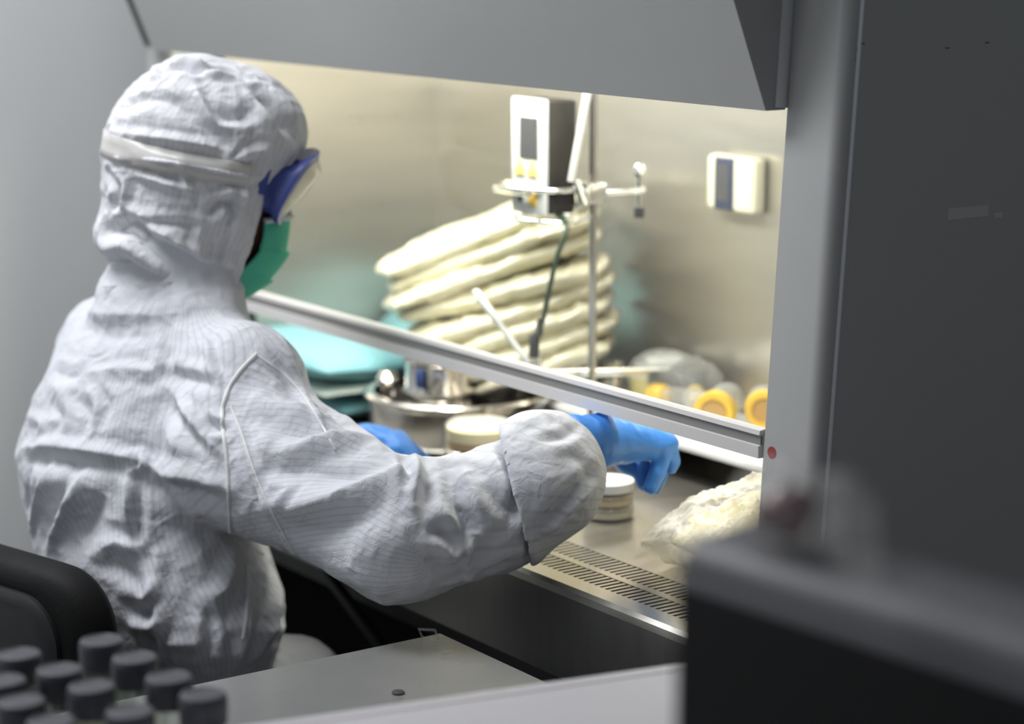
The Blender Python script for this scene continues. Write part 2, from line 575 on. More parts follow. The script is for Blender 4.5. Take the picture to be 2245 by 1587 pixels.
# hood
hy, hz = -0.047, 1.476
sl = (hy - 0.0) / (hz - 1.36)
b = BM(); prism_x(b, [(0.0, 1.36), (0.0 + sl * 0.34, 1.70), (sl * 0.34, 2.2), (0.070, 2.2), (0.034, 1.375), (0.027, 1.36)], XL + 0.0, XR - 0.0)
finish('hood_panel', b, M['paint'], cab, 0)
b = BM(); box(b, XR - 0.0012, XR + 0.0022, 0.012, 0.0395, 1.362, 2.2)
bmesh.ops.rotate(b, verts=b.verts, cent=(0, 0.03, 1.362), matrix=Matrix.Rotation(-math.atan(0.034 / 0.545), 3, 'X'))
finish('hood_edge_strip', b, M['seam'], cab, 0)
b = BM(); prism_x(b, [(0.004, 1.364), (0.0 + sl * 0.34 + 0.004, 1.70), (sl * 0.34 + 0.004, 2.2), (0.06, 2.2), (0.03, 1.364)], XL - 0.034, XL)
finish('hood_gap_shade', b, M['gap'], cab, 0)  # added dark strip, painted shade for the gap at the hood's left end
# top and back casing
b = BM(); box(b, XL - 0.08, XR + 0.08, 0.10, 0.80, 2.16, 2.2); finish('top_panel', b, M['paint'], cab, 0)
b = BM(); box(b, XL, XR, YB, YB + 0.02, ZW, 2.16); finish('back_liner', b, M['liner'], cab, 0)
b = BM(); box(b, XL - 0.02, XL, 0.10, YB, ZW - 0.02, 2.16); finish('side_liner', b, M['liner'], cab, 0)
b = BM(); box(b, XR, XR + 0.02, 0.10, YB, ZW - 0.02, 2.16); finish('side_liner', b, M['liner'], cab, 0)
# diffuser ceiling with lamp tubes under it
b = BM(); box(b, XL, XR, 0.07, YB, 1.74, 1.76); finish('diffuser_ceiling', b, M['whitep'], cab, 0)
for yy in (0.10, 0.16):
    b = BM(); lathe(b, [(0.0, XL + 0.10), (0.013, XL + 0.10), (0.013, XR - 0.10), (0.0, XR - 0.10)], (0, yy, 1.525), 16, 'x')
    finish('lamp_tube', b, emit_mat('lamp_glow', (1.0, 0.97, 0.88), 6.0) if yy < 0.12 else bpy.data.materials['lamp_glow'], cab, 60)
# work surface with two slotted intake strips
b = BM()
box(b, XL, XR, 0.032, YB, ZW - 0.012, ZW, 0.0)
finish('work_surface', b, M['steelw'], cab, 0)
b = BM()
prism_x(b, [(-0.086, ZW), (-0.0905, ZW - 0.0045), (-0.0905, ZW - 0.013), (-0.060, ZW - 0.013), (-0.060, ZW)], XL, XR)
finish('front_lip', b, M['steelw'], cab, 0)
for (y0, y1) in ((-0.060, -0.026), (-0.014, 0.026)):
    b = BM()
    x = XL
    while x < XR:
        box(b, x, min(XR, x + 0.0055), y0, y1, ZW - 0.006, ZW - 0.0005)
        x += 0.0104
    finish('intake_grille', b, M['steelw'], cab, 0)
b = BM(); box(b, XL, XR, -0.026, -0.014, ZW - 0.012, ZW); box(b, XL, XR, 0.026, 0.032, ZW - 0.012, ZW)
finish('grille_rib', b, M['steelw'], cab, 0)
b = BM(); box(b, XL, XR, -0.060, 0.035, ZW - 0.09, ZW - 0.04); finish('intake_plenum', b, M['darkframe'], cab, 0)
# apron and base
b = BM(); prism_x(b, [(-0.0905, ZW - 0.013), (-0.0895, 0.685), (-0.03, 0.685), (-0.03, ZW - 0.013)], XL - 0.085, XR + 0.084)
finish('front_apron', b, M['apron'], cab, 0)
b = BM(); box(b, XL - 0.08, XR + 0.08, -0.03, 0.80, 0.665, 0.72); finish('base_tray', b, M['darkframe'], cab, 0)
# stand with four legs
b = BM(); box(b, XL - 0.02, XR + 0.02, 0.02, 0.08, 0.60, 0.665); box(b, XL - 0.02, XR + 0.02, 0.66, 0.72, 0.60, 0.665)
finish('stand_beam', b, M['darkframe'], cab, 0)
for lx in (XL + 0.02, XR - 0.02):
    for ly in (0.05, 0.69):
        b = BM(); box(b, lx - 0.03, lx + 0.03, ly - 0.03, ly + 0.03, 0.0, 0.62, 0.004); finish('stand_leg', b, M['darkframe'], cab, 0)
b = BM(); box(b, XL - 0.02, XR + 0.02, 0.74, 0.76, 0.05, 0.66); finish('stand_back_panel', b, M['darkframe'], cab, 0)
b = BM(); box(b, XL - 0.04, XL - 0.02, 0.0, 0.76, 0.05, 0.665); finish('stand_side_panel', b, M['darkframe'], cab, 0)
h0_, h1_ = dep(742, 1290, 3.22), dep(838, 1420, 3.16)
b = BM(); tube(b, catmull([h0_ + (h0_ - h1_) * 0.75, h0_, h1_, h1_ + (h1_ - h0_) * 1.0, h1_ + (h1_ - h0_) * 2.2], 4), 0.009, 10); finish('drain_hose', b, M['black'], cab, 60)
# sash: clear pane over a bottom rail with a groove
b = BM(); prism_x(b, [(lean(1.01) + 0.004, 1.012), (lean(1.7) + 0.004, 1.7), (lean(1.7) + 0.009, 1.7), (lean(1.01) + 0.009, 1.012)], XL, XR)
sash = finish('sash_glass', b, M['glass'], cab, 0)
b = BM()
prism_x(b, [(0.0, 0.984), (0.0, 0.9975), (0.006, 0.9985), (0.006, 1.0085), (0.001, 1.0095), (0.002, 1.0145), (0.013, 1.016), (0.018, 1.0145), (0.018, 0.984)], XL, XR - 0.0005)
rail = finish('sash_rail', b, M['bar'], cab, 0)
b = BM(); box(b, XL, XR - 0.001, 0.0035, 0.0062, 0.9982, 1.0088)
finish('rail_groove', b, M['groove'], rail, 0)
# red dot on the post, black socket on the left liner
b = BM(); lathe(b, [(0.0, -0.0012), (0.0067, -0.0012), (0.0067, 0.0004), (0.0, 0.0004)], (0.0175, lean(1.0) + 0.0002, 0.9935), 28, 'y')
finish('indicator_dot', b, M['red'], cab, 40)['label'] = 'dark red round sticker on the corner post'
b = BM(); box(b, XL, XL + 0.02, 0.06, 0.165, 0.885, 0.945, 0.004); finish('wall_socket', b, M['black'], cab, 30)
# small scuffs
for (y, z, sy, sz) in ((0.0655, 1.432, 0.010, 0.0013), (0.0600, 1.4265, 0.0020, 0.0040), (0.0590, 1.4165, 0.0022, 0.0024), (0.0595, 1.4005, 0.0010, 0.0012), (0.19, 1.424, 0.006, 0.001), (0.25, 1.428, 0.006, 0.001)):
    b = BM(); box(b, 0.0845, 0.08555, y - sy / 2 - 0.012, y + sy / 2 - 0.012, z - sz / 2, z + sz / 2)
    finish('scuff_mark', b, M['black'], side, 0)
# strip of worn clear tape on the side panel
b = BM()
box(b, 0.0845, 0.0856, 0.188, 0.250, 1.2395, 1.2520, 0.0); box(b, 0.0845, 0.0858, 0.259, 0.272, 1.236, 1.2425, 0.0)
finish('clear_tape', b, M['strap'], side, 0)

# ------------------------------------------------------------------ things inside the cabinet
def pillow(L, Wd, T, seed, crink=0.006, n=36, fr=22.0, corner=0.10):
    """a filled plastic bag lying in its own xy plane, welted edges, crumpled faces; L along x"""
    u = np.linspace(-1, 1, n)
    U, Vv = np.meshgrid(u, u, indexing='ij')
    prof = np.clip((1 - np.abs(U) ** 3.2), 0, 1) ** 0.55 * np.clip((1 - np.abs(Vv) ** 3.2), 0, 1) ** 0.55
    pin = 1 - corner * (np.abs(U) * np.abs(Vv)) ** 1.5
    X, Y = U * L / 2 * pin, Vv * Wd / 2 * pin
    P0 = np.stack([X.ravel(), Y.ravel(), np.zeros(n * n)], 1)
    w = prof.ravel()
    out = []
    for sgn in (1, -1):
        r = ridged(P0 * fr + 40 * sgn, seed, 3)
        r2 = ridged(P0 * fr * 2.3 + 9 * sgn, seed + 7, 2)
        z = sgn * (w * T / 2 + 0.0008) + (r * crink + r2 * crink * 0.5) * (0.35 + 0.65 * w) * sgn
        q = P0.copy(); q[:, 2] = z
        out.append(q)
    V = np.concatenate(out)
    Q = []
    for i in range(n - 1):
        for j in range(n - 1):
            a = i * n + j
            Q.append((a, a + n, a + n + 1, a + 1))
            Q.append((n * n + a, n * n + a + 1, n * n + a + n + 1, n * n + a + n))
    for i in range(n - 1):
        for a, b2 in ((i, i + 1), ((n - 1) * n + i + 1, (n - 1) * n + i), ((i + 1) * n, i * n), (i * n + n - 1, (i + 1) * n + n - 1)):
            Q.append((a, b2, n * n + b2, n * n + a))
    return V, np.array(Q)


def place(V, loc, ex, ey, ez):
    return np.array(loc) + V[:, :1] * np.array(ex) + V[:, 1:2] * np.array(ey) + V[:, 2:3] * np.array(ez)


def unit(v): v = np.array(v, float); return v / np.linalg.norm(v)


def flat_thing(name, V, Q, m, label, cat, group=None, smooth=60):
    c = V.mean(0); c[2] = V[:, 2].min()
    me = mesh_from(name, V - c, Q)
    bm = BM(); bm.from_mesh(me); bmesh.ops.recalc_face_normals(bm, faces=bm.faces); bm.to_mesh(me); bm.free()
    o = link(name, me, m, None, smooth)
    o.location = c
    return tag(o, label, cat, group)


# --- the slanted pile of clear bags
n_bags = 8
rel = ['topmost of the slanted pile', 'second from the top of the slanted pile', 'third from the top of the slanted pile', 'fourth from the top of the slanted pile', 'fourth from the bottom of the slanted pile', 'third from the bottom of the slanted pile', 'second from the bottom of the slanted pile', 'bottom bag of the slanted pile']
hd = unit((0.55, 0.80, 0))
wd = unit((-0.80, 0.55, 0))
# upper ends stepped towards the back wall, each bag tilted a little more than the one under it
for k in range(n_bags):
    j = n_bags - 1 - k                     # 0 = bottom
    tl = math.radians(17.0 + 0.25 * j + 1.2 * math.sin(2.7 * j))
    ex = hd * math.cos(tl) + np.array([0, 0, 1]) * math.sin(tl)
    ez = -hd * math.sin(tl) + np.array([0, 0, 1]) * math.cos(tl)
    L = [0.355, 0.345, 0.355, 0.34, 0.345, 0.33, 0.28, 0.23][k]
    mid = dep(1062 + 13 * k + 8 * math.sin(2.3 * k) + [0, 0, 0, 0, 0, 0, 22, 42][k], 503 + 41.5 * k, 3.42)
    V, Q = pillow(L, 0.17, 0.031, 10 + k, 0.0075, 48, 23.0)
    V[:, 2] += 0.010 * np.sin(V[:, 0] * 9 + k) * 0.6
    yw = math.radians([4, -3, 5, -5, 3, -4, 2, -3][k])
    ex, wy = ex * math.cos(yw) + wd * math.sin(yw), wd * math.cos(yw) - ex * math.sin(yw)
    flat_thing('sterile_bag', place(V, mid, ex, wy, ez), Q, M['bagc'], 'cream crumpled plastic bag, ' + rel[k], 'bag', 'cream bags in the slanted pile')

# --- teal sterile wraps on the left
for (loc, L, Wd, T, rot, tilt, lab, seed) in (
        ((-1.285, 0.235, ZW + 0.026), 0.34, 0.27, 0.05, 8, 2, 'teal wrapped sterile pack at the bottom left, under the wide pale edge', 31),
        ((-1.270, 0.225, ZW + 0.084), 0.36, 0.30, 0.055, 3, -3, 'large teal wrapped sterile pack lying on top beside the steel vessel', 32),
        ((-1.335, 0.425, ZW + 0.105), 0.22, 0.17, 0.06, -20, 30, 'teal wrapped sterile pack tilted up behind, next to the bag pile', 33)):
    a, t = math.radians(rot), math.radians(tilt)
    ex = np.array([math.cos(a) * 1, math.sin(a), 0]); eyh = np.array([-math.sin(a), math.cos(a), 0])
    ey = eyh * math.cos(t) + np.array([0, 0, math.sin(t)]); ez = np.cross(ex, ey)
    V, Q = pillow(L, Wd, T, seed, 0.004, 36, 11, 0.03)
    flat_thing('sterile_pack', place(V, loc, ex, ey, ez), Q, M['teal'], lab, 'sterile pack', 'teal sterile packs')
V, Q = pillow(0.33, 0.29, 0.012, 36, 0.002, 24, 14, 0.03)
flat_thing('paper_sheet', place(V, (-1.262, 0.218, ZW + 0.055), (1, 0.07, 0), (-0.07, 1, 0), (0, 0, 1)), Q, M['tealw'], 'pale folded paper wrap sandwiched between two teal packs', 'paper wrap')

# --- steel vessel with its cup, manifold block, lever
VC = np.array([-0.945, 0.235])
ves = empty('filtration_vessel', (VC[0], VC[1], ZW), 'large round polished steel vessel in front of the gloved left hand', 'vessel')
b = BM(); R0 = 0.135
lathe(b, [(0.0, ZW + 0.001), (R0 - 0.012, ZW + 0.001), (R0 - 0.004, ZW + 0.006), (R0, ZW + 0.016), (R0, ZW + 0.062), (R0 + 0.006, ZW + 0.066), (R0 + 0.007, ZW + 0.072), (R0 + 0.002, ZW + 0.076), (R0 - 0.008, ZW + 0.075), (R0 - 0.010, ZW + 0.068), (R0 - 0.010, ZW + 0.022), (0.0, ZW + 0.020)], (VC[0], VC[1], 0), 72)
finish('basin', b, M['steel'], ves, 40)
b = BM(); box(b, VC[0] - 0.135, VC[0] - 0.10, VC[1] - 0.01, VC[1] + 0.03, ZW + 0.06, ZW + 0.105, 0.005)
finish('clamp_knob', b, M['black'], ves, 30)
b = BM(); box(b, VC[0] - 0.09, VC[0] - 0.04, VC[1] + 0.07, VC[1] + 0.10, ZW + 0.06, ZW + 0.118, 0.005)
finish('clamp_knob', b, M['black'], ves, 30)
b = BM(); tube(b, [(VC[0] - 0.085, VC[1] - 0.07, ZW + 0.02), (VC[0] - 0.085, VC[1] - 0.07, ZW + 0.085)], 0.014, 14); lathe(b, [(0.0, ZW + 0.098), (0.012, ZW + 0.095), (0.019, ZW + 0.085), (0.012, ZW + 0.075), (0, ZW + 0.072)], (VC[0] - 0.085, VC[1] - 0.07, 0), 20)
finish('clamp_post', b, M['steel'], ves, 50)
CC = np.array([-0.955, 0.205])
cup = empty('steel_cup', (CC[0], CC[1], ZW + 0.021), 'polished steel cup with rolled rim standing inside the large vessel', 'cup')
b = BM(); z0 = ZW + 0.022; r = 0.050
lathe(b, [(0.0, z0), (r + 0.002, z0), (r + 0.006, z0 + 0.005), (r + 0.004, z0 + 0.035), (r - 0.001, z0 + 0.040), (r + 0.004, z0 + 0.046), (r + 0.004, z0 + 0.056), (r - 0.001, z0 + 0.062), (r - 0.001, z0 + 0.096), (r + 0.003, z0 + 0.100), (r + 0.001, z0 + 0.106), (r - 0.010, z0 + 0.106), (r - 0.012, z0 + 0.098), (r - 0.014, z0 + 0.070), (0.0, z0 + 0.066)], (CC[0], CC[1], 0), 56)
finish('cup_body', b, M['steel'], cup, 40)
b = BM(); lathe(b, [(0.0, z0 + 0.066), (r - 0.015, z0 + 0.066), (r - 0.015, z0 + 0.088), (0, z0 + 0.090)], (CC[0], CC[1], 0), 40)
finish('filter_disc', b, M['bagp'], cup, 40)
b = BM(); box(b, CC[0] + 0.018, CC[0] + 0.034, CC[1] - 0.052, CC[1] - 0.046, z0 + 0.066, z0 + 0.092, 0.002)
finish('blue_tab', b, M['bluem'], cup, 30)
# small dish holder in front
DC = np.array([-0.758, 0.146])
dh = empty('dish_holder', (DC[0], DC[1], ZW), 'low steel ring holder with amber dish in front of the big vessel', 'dish holder')
b = BM(); r = 0.052
lathe(b, [(0.0, ZW + 0.001), (r - 0.004, ZW + 0.001), (r + 0.004, ZW + 0.006), (r + 0.005, ZW + 0.013), (r - 0.002, ZW + 0.018), (r - 0.006, ZW + 0.022), (r - 0.002, ZW + 0.026), (r - 0.001, ZW + 0.033), (r - 0.008, ZW + 0.037), (0, ZW + 0.037)], (DC[0], DC[1], 0), 56)
finish('ring_base', b, M['steel'], dh, 40)
b = BM(); lathe(b, [(0.0, ZW + 0.038), (r - 0.007, ZW + 0.038), (r - 0.007, ZW + 0.046), (0, ZW + 0.046)], (DC[0], DC[1], 0), 48)
finish('agar_layer', b, M['amber'], dh, 40)
b = BM(); lathe(b, [(0.0, ZW + 0.0462), (r - 0.006, ZW + 0.0462), (r - 0.006, ZW + 0.062), (0, ZW + 0.062)], (DC[0], DC[1], 0), 48); finish('filter_pad', b, M['bagp'], dh, 40)
b = BM(); lathe(b, [(r - 0.004, ZW + 0.0375), (r - 0.004, ZW + 0.066), (r - 0.008, ZW + 0.070), (0.0, ZW + 0.071)], (DC[0], DC[1], 0), 48)
finish('dish_lid', b, M['clear'], dh, 40)
# manifold block behind the rail
mb = empty('manifold_pump', (-0.735, 0.46, ZW), 'black pump block with steel columns standing between vessel and stand', 'pump')
b = BM(); box(b, -0.775, -0.690, 0.455, 0.505, ZW, ZW + 0.115, 0.006); finish('pump_body', b, M['black'], mb, 30)
for (cx, cy, h) in ((-0.815, 0.425, 0.115), (-0.785, 0.40, 0.10)):
    b = BM(); lathe(b, [(0.0, ZW), (0.016, ZW), (0.016, ZW + h * 0.5), (0.012, ZW + h * 0.55), (0.012, ZW + h - 0.008), (0.015, ZW + h - 0.006), (0.015, ZW + h), (0, ZW + h + 0.002)], (cx, cy, 0), 24)
    finish('steel_column', b, M['steel'], mb, 40)
tip, bas = dep(1040, 636, 3.17), dep(1163, 803, 3.15)
b = BM(); mid = tip + (bas - tip) * 0.40
tube(b, [tip, tip + (mid - tip) * 0.06, mid, mid + (bas - mid) * 0.03, bas], [0.0035, 0.0058, 0.0058, 0.0042, 0.0042], 14)
finish('lever_handle', b, M['whitep'], mb, 60)
b = BM(); tube(b, [bas + (tip - bas) * 0.02, bas + (bas - tip) * 0.10], [0.010, 0.010], 18); tube(b, [bas + (bas - tip) * 0.10, (-0.735, 0.47, ZW + 0.11)], 0.006, 12)
finish('lever_pivot', b, M['chrome'], mb, 50)

# --- retort stand with clamps and the white handheld controller
SX, SY = -0.702, 0.30
st = empty('retort_stand', (SX, SY, ZW), 'steel laboratory stand with vertical rod and clamp rings', 'stand')
b = BM(); box(b, SX - 0.05, SX + 0.05, SY - 0.03, SY + 0.12, ZW, ZW + 0.012, 0.003); finish('stand_base', b, M['steel'], st, 30)
b = BM(); tube(b, [(SX, SY, ZW + 0.01), (SX, SY, 1.46)], 0.0058, 16); finish('stand_rod', b, M['steel'], st, 60)
zc = 1.185
b = BM(); box(b, SX - 0.014, SX + 0.016, SY - 0.020, SY + 0.014, zc - 0.012, zc + 0.016, 0.004)
tube(b, [(SX + 0.004, SY - 0.034, zc + 0.022), (SX + 0.014, SY - 0.026, zc - 0.012)], 0.0055, 12)
tube(b, [(SX, SY - 0.02, zc - 0.014), (SX - 0.002, SY - 0.032, zc - 0.018)], 0.006, 12)
finish('boss_head', b, M['chrome'], st, 40)
b = BM(); tube(b, [(SX + 0.0, SY, zc + 0.002), (SX + 0.03, SY + 0.055, zc + 0.004), (SX + 0.034, SY + 0.064, zc + 0.006)], 0.0055, 12)
tube(b, [(SX + 0.030, SY + 0.058, zc - 0.022), (SX + 0.030, SY + 0.058, zc + 0.036)], [0.0045, 0.0055], 14)
lathe(b, [(0, zc + 0.022), (0.008, zc + 0.022), (0.0085, zc + 0.036), (0.004, zc + 0.042), (0, zc + 0.042)], (SX + 0.030, SY + 0.058, 0), 18)
finish('clamp_arm', b, M['chrome'], st, 40)
b = BM(); tube(b, [(SX + 0.030, SY + 0.058, zc - 0.034), (SX + 0.030, SY + 0.058, zc - 0.020)], 0.007, 14); finish('clamp_screw', b, M['black'], st, 40)


def ring(cx, cy, cz, rx, ry, rr):
    return [(cx + rx * math.cos(2 * PI * k / 40), cy + ry * math.sin(2 * PI * k / 40), cz) for k in range(40)]


dvc = np.array([SX - 0.055, SY - 0.045])
b = BM(); tube(b, ring(dvc[0] - 0.010, dvc[1] + 0.005, zc + 0.008, 0.064, 0.052, 0), 0.0042, 10, True); tube(b, [(dvc[0] + 0.052, dvc[1] + 0.02, zc + 0.008), (SX - 0.005, SY - 0.01, zc + 0.002)], 0.0048, 10)
tube(b, [(dvc[0] - 0.075, dvc[1] - 0.03, zc + 0.001), (dvc[0] + 0.03, dvc[1] - 0.046, zc + 0.004)], 0.0052, 10)
finish('clamp_ring', b, M['chrome'], st, 60)
b = BM(); tube(b, ring(dvc[0] + 0.004, dvc[1] + 0.002, zc - 0.036, 0.054, 0.040, 0), 0.0038, 10, True); tube(b, [(dvc[0] + 0.05, dvc[1] + 0.02, zc - 0.036), (SX, SY, zc - 0.03)], 0.004, 10)
finish('clamp_ring', b, M['chrome'], st, 60)
b = BM(); tube(b, [dep(1291, 190, 3.03), dep(1252, 398, 3.05)], [0.0062, 0.0050], 14); finish('angled_rod', b, M['satin'], st, 60)

dz0, dz1 = 1.157, 1.318
dx0, dx1, dy0, dy1 = dvc[0] - 0.036, dvc[0] + 0.042, dvc[1] - 0.030, dvc[1] + 0.026
dev = empty('handheld_controller', ((dx0 + dx1) / 2, (dy0 + dy1) / 2, dz0), 'white handheld controller with grey screen held upright in the clamp rings', 'controller')
b = BM(); box(b, dx0, dx1, dy0 + 0.005, dy1, dz0 + 0.002, dz1 - 0.002, 0.004); finish('housing', b, M['device'], dev, 30)
b = BM(); box(b, dx0 - 0.001, dx1 + 0.001, dy0, dy0 + 0.008, dz0, dz1, 0.003); fp = finish('front_panel', b, M['whitep'], dev, 30)
b = BM(); box(b, dx0 + 0.020, dx1 - 0.014, dy0 - 0.001, dy0 + 0.002, dz0 + 0.077, dz1 - 0.026); finish('screen', b, M['lcd'], dev, 0)
for (px, pz, w_, h_, mm_) in ((0.021, 0.053, 0.022, 0.014, 'lemon'), (0.052, 0.053, 0.020, 0.014, 'lemon'), (0.052, 0.013, 0.019, 0.024, 'yellow'), (0.022, 0.016, 0.010, 0.022, 'black')):
    b = BM()
    x0 = dx0 + px - w_ / 2; zz = dz0 + pz
    box(b, x0, x0 + w_, dy0 - 0.002, dy0 + 0.002, zz, zz + h_, 0.001)
    if mm_ == 'lemon': lathe(b, [(0.0, -0.002), (w_ * 0.22, -0.002), (w_ * 0.22, 0.002), (0, 0.002)], (x0 + w_ / 2, dy0, zz + h_ + 0.003), 16, 'y')
    finish('button', b, M[mm_], dev, 30)
cb0, cb1 = (dvc[0] + 0.030, dvc[1] + 0.004, dz0), None
pts = catmull([cb0, dep(1243, 500, 3.10), dep(1222, 560, 3.10), dep(1205, 630, 3.11), dep(1193, 690, 3.12), dep(1184, 720, 3.12)], 8)
b = BM(); tube(b, pts, 0.0036, 10); tube(b, [cb0, pts[6]], [0.0055, 0.0042], 10)
probe = finish('power_cable', b, M['cable'], None, 60); tag(probe, 'dark green cable hanging from the white controller down to a black plug', 'cable')
b = BM(); tube(b, [dep(1186, 698, 3.12), dep(1181, 730, 3.12), dep(1172, 738, 3.12), dep(1170, 785, 3.12)], [0.0045, 0.0060, 0.0076, 0.0070], 14); finish('plug', b, M['black'], probe, 40)
b = BM(); tube(b, [dep(1178, 784, 3.122), dep(1181, 806, 3.122)], [0.0055, 0.0055], 14); finish('plug_tip', b, M['chrome'], probe, 40)

# --- small wall-mounted thermo-hygrometer
tm = empty('wall_thermometer', (-0.695, YB, 1.185), 'cream wall thermometer with dark navy window on the cabinet back wall', 'thermometer')
tx0, tx1, tz0, tz1 = -0.702, -0.597, 1.150, 1.231
b = BM(); box(b, tx0, tx1, YB - 0.028, YB - 0.001, tz0, tz1, 0.009, 4); finish('case', b, M['creamp'], tm, 40)
b = BM(); box(b, tx0 + 0.022, tx1 - 0.042, YB - 0.0305, YB - 0.02, tz0 + 0.003, tz1 - 0.003, 0.002); finish('display', b, M['navy'], tm, 30)
b = BM(); box(b, tx0 + 0.028, tx1 - 0.050, YB - 0.0312, YB - 0.03, tz0 + 0.016, tz1 - 0.012); finish('display_digits', b, M['lcd'], tm, 0)

# --- white tray at the back right, and the jars on it
tr = empty('white_tray', (-0.45, 0.43, ZW), 'white shallow tray on feet at the right back of the worktop', 'tray')
b = BM(); box(b, -0.865, -0.035, 0.33, 0.522, 0.846, 0.858, 0.003); finish('tray_top', b, M['whitep'], tr, 30)
for (fx, fy) in ((-0.84, 0.35), (-0.06, 0.35), (-0.84, 0.50), (-0.06, 0.50)):
    b = BM(); lathe(b, [(0.0, ZW), (0.012, ZW), (0.010, 0.847), (0, 0.847)], (fx, fy, 0), 16); finish('tray_foot', b, M['whitep'], tr, 40)
ZT = 0.8582


def lying_jar(loc, az, r, L, lab, capm='yellow', lid_c='tanlid', name='specimen_jar', body='clear', inner=None):
    """a clear jar on its side, cap towards +x of its own frame"""
    o = empty(name, loc, lab, 'jar', 'yellow capped jars on the white tray', (0, 0, az))
    b = BM(); lathe(b, [(0.0, -L), (r * 0.80, -L), (r * 0.90, -L + 0.004), (r * 0.90, -0.012), (r * 0.84, 0.0)], (0, 0, r), 36, 'x'); finish('jar_body', b, M[body], o, 40, True)
    b = BM(); lathe(b, [(r * 0.86, -0.004), (r, -0.002), (r, 0.017), (r * 0.94, 0.021), (r * 0.66, 0.021), (r * 0.62, 0.017), (0.0, 0.017)], (0, 0, r), 40, 'x'); cp = finish('jar_cap', b, M[capm], o, 40, True)
    if lid_c:
        b = BM(); lathe(b, [(r * 0.61, 0.0172), (r * 0.58, 0.0185), (0, 0.0185)], (0, 0, r), 36, 'x'); finish('cap_centre', b, M[lid_c], cp, 40, True)
    return o


lying_jar((-0.565, 0.415, ZT), math.radians(-52), 0.029, 0.075, 'clear jar lying with its big yellow cap and tan centre towards the viewer')
lying_jar((-0.545, 0.485, ZT), math.radians(-40), 0.027, 0.05, 'clear jar lying behind, yellow cap half hidden by the cabinet post')
lying_jar((-0.372, 0.362, ZT), math.radians(-55), 0.026, 0.055, 'clear jar lying low at the tray front edge, yellow cap cut by the rail')
lying_jar((-0.690, 0.475, ZT), math.radians(150), 0.019, 0.07, 'small clear jar on its side with a narrow orange yellow cap at the tray back', lid_c=None)
lying_jar((-0.705, 0.432, ZT), math.radians(-160), 0.020, 0.080, 'small clear jar on its side behind the lemon labelled bottle', lid_c=None)
lb = empty('small_bottle', (-0.800, 0.470, ZT), 'small upright bottle with bright lemon yellow label on the white tray', 'bottle')
b = BM(); lathe(b, [(0.0, 0), (0.021, 0), (0.022, 0.003), (0.022, 0.036), (0.014, 0.042), (0.014, 0.052), (0, 0.052)], (0, 0, 0), 30); finish('bottle_body', b, M['whitep'], lb, 40, True)
b = BM(); lathe(b, [(0.0225, 0.006), (0.0225, 0.034)], (0, 0, 0), 30)
bmesh.ops.delete(b, geom=[f for f in b.faces if len(f.verts) > 4], context='FACES'); finish('label_band', b, M['lemon'], lb, 40, True)
tub = empty('white_tub', (-0.770, 0.505, ZT), 'white round tub with lid behind the lemon labelled bottle', 'tub')
b = BM(); lathe(b, [(0.0, 0), (0.024, 0), (0.026, 0.004), (0.0265, 0.05), (0, 0.05)], (0, -0.02, 0), 32); finish('tub_body', b, M['whitep'], tub, 40, True)
b = BM(); lathe(b, [(0.0, 0.05), (0.029, 0.05), (0.029, 0.062), (0.026, 0.065), (0, 0.065)], (0, -0.02, 0), 32); finish('tub_lid', b, M['whitep'], tub, 40, True)
# clear bag slumped over the tub
V, Q = pillow(0.17, 0.08, 0.055, 55, 0.006, 30, 26, 0.15)
flat_thing('clear_bag', place(V, (-0.735, 0.475, ZT + 0.042), unit((1, 0.05, 0.0)), unit((-0.05, 1, 0.25)), (0, -0.2, 0.98)), Q, M['clear'], 'clear slumped plastic bag around the bottles on the white tray', 'bag')

# --- petri dishes under the right hand
for k in range(3):
    zz = ZW + 0.0005 + k * 0.0165
    p = empty('petri_dish', (-0.452, 0.140, zz), ['bottom petri dish of the stack below the right glove', 'middle petri dish of the stack below the right glove', 'topmost petri dish of the stack below the right glove, white lid'][k], 'petri dish', 'petri dishes stacked under the right hand')
    r = 0.034
    b = BM(); lathe(b, [(0.0, 0.0), (r - 0.002, 0.0), (r - 0.001, 0.002), (r - 0.001, 0.012), (r - 0.002, 0.012), (r - 0.0025, 0.003), (0, 0.003)], (0, 0, 0), 40); finish('dish', b, M['clear'], p, 40, True)
    b = BM(); lathe(b, [(0.0, 0.003), (r - 0.003, 0.003), (r - 0.003, 0.009), (0, 0.009)], (0, 0, 0), 40); finish('agar', b, M['bagp'] if k != 1 else M['yellow'], p, 40, True)
    b = BM(); lathe(b, [(r, 0.004), (r, 0.0150), (r - 0.001, 0.016), (0, 0.016)], (0, 0, 0), 40); finish('lid', b, M['whitep'] if k == 2 else M['clear'], p, 40, True)

# --- crinkled bag at the front right
bg = empty('crinkled_bag', (-0.115, 0.135, ZW), 'clear crinkled bag with pale yellow contents beside the corner post', 'bag')
V, Q = pillow(0.27, 0.23, 0.085, 71, 0.010, 110, 34, 0.06)
ex, ey = unit((0.98, 0.12, 0.10)), unit((-0.12, 0.97, 0.12)); ez = np.cross(ex, ey)
me = mesh_from('film', place(V, (-0.128, 0.150, ZW + 0.055), ex, ey, ez), Q)
o = link('film', me, M['film'], bg, 80)
V, Q = pillow(0.225, 0.20, 0.066, 72, 0.002, 40, 10, 0.05)
link('contents', mesh_from('contents', place(V, (-0.115, 0.155, ZW + 0.057), ex, ey, ez), Q), M['bagp'], bg, 80)
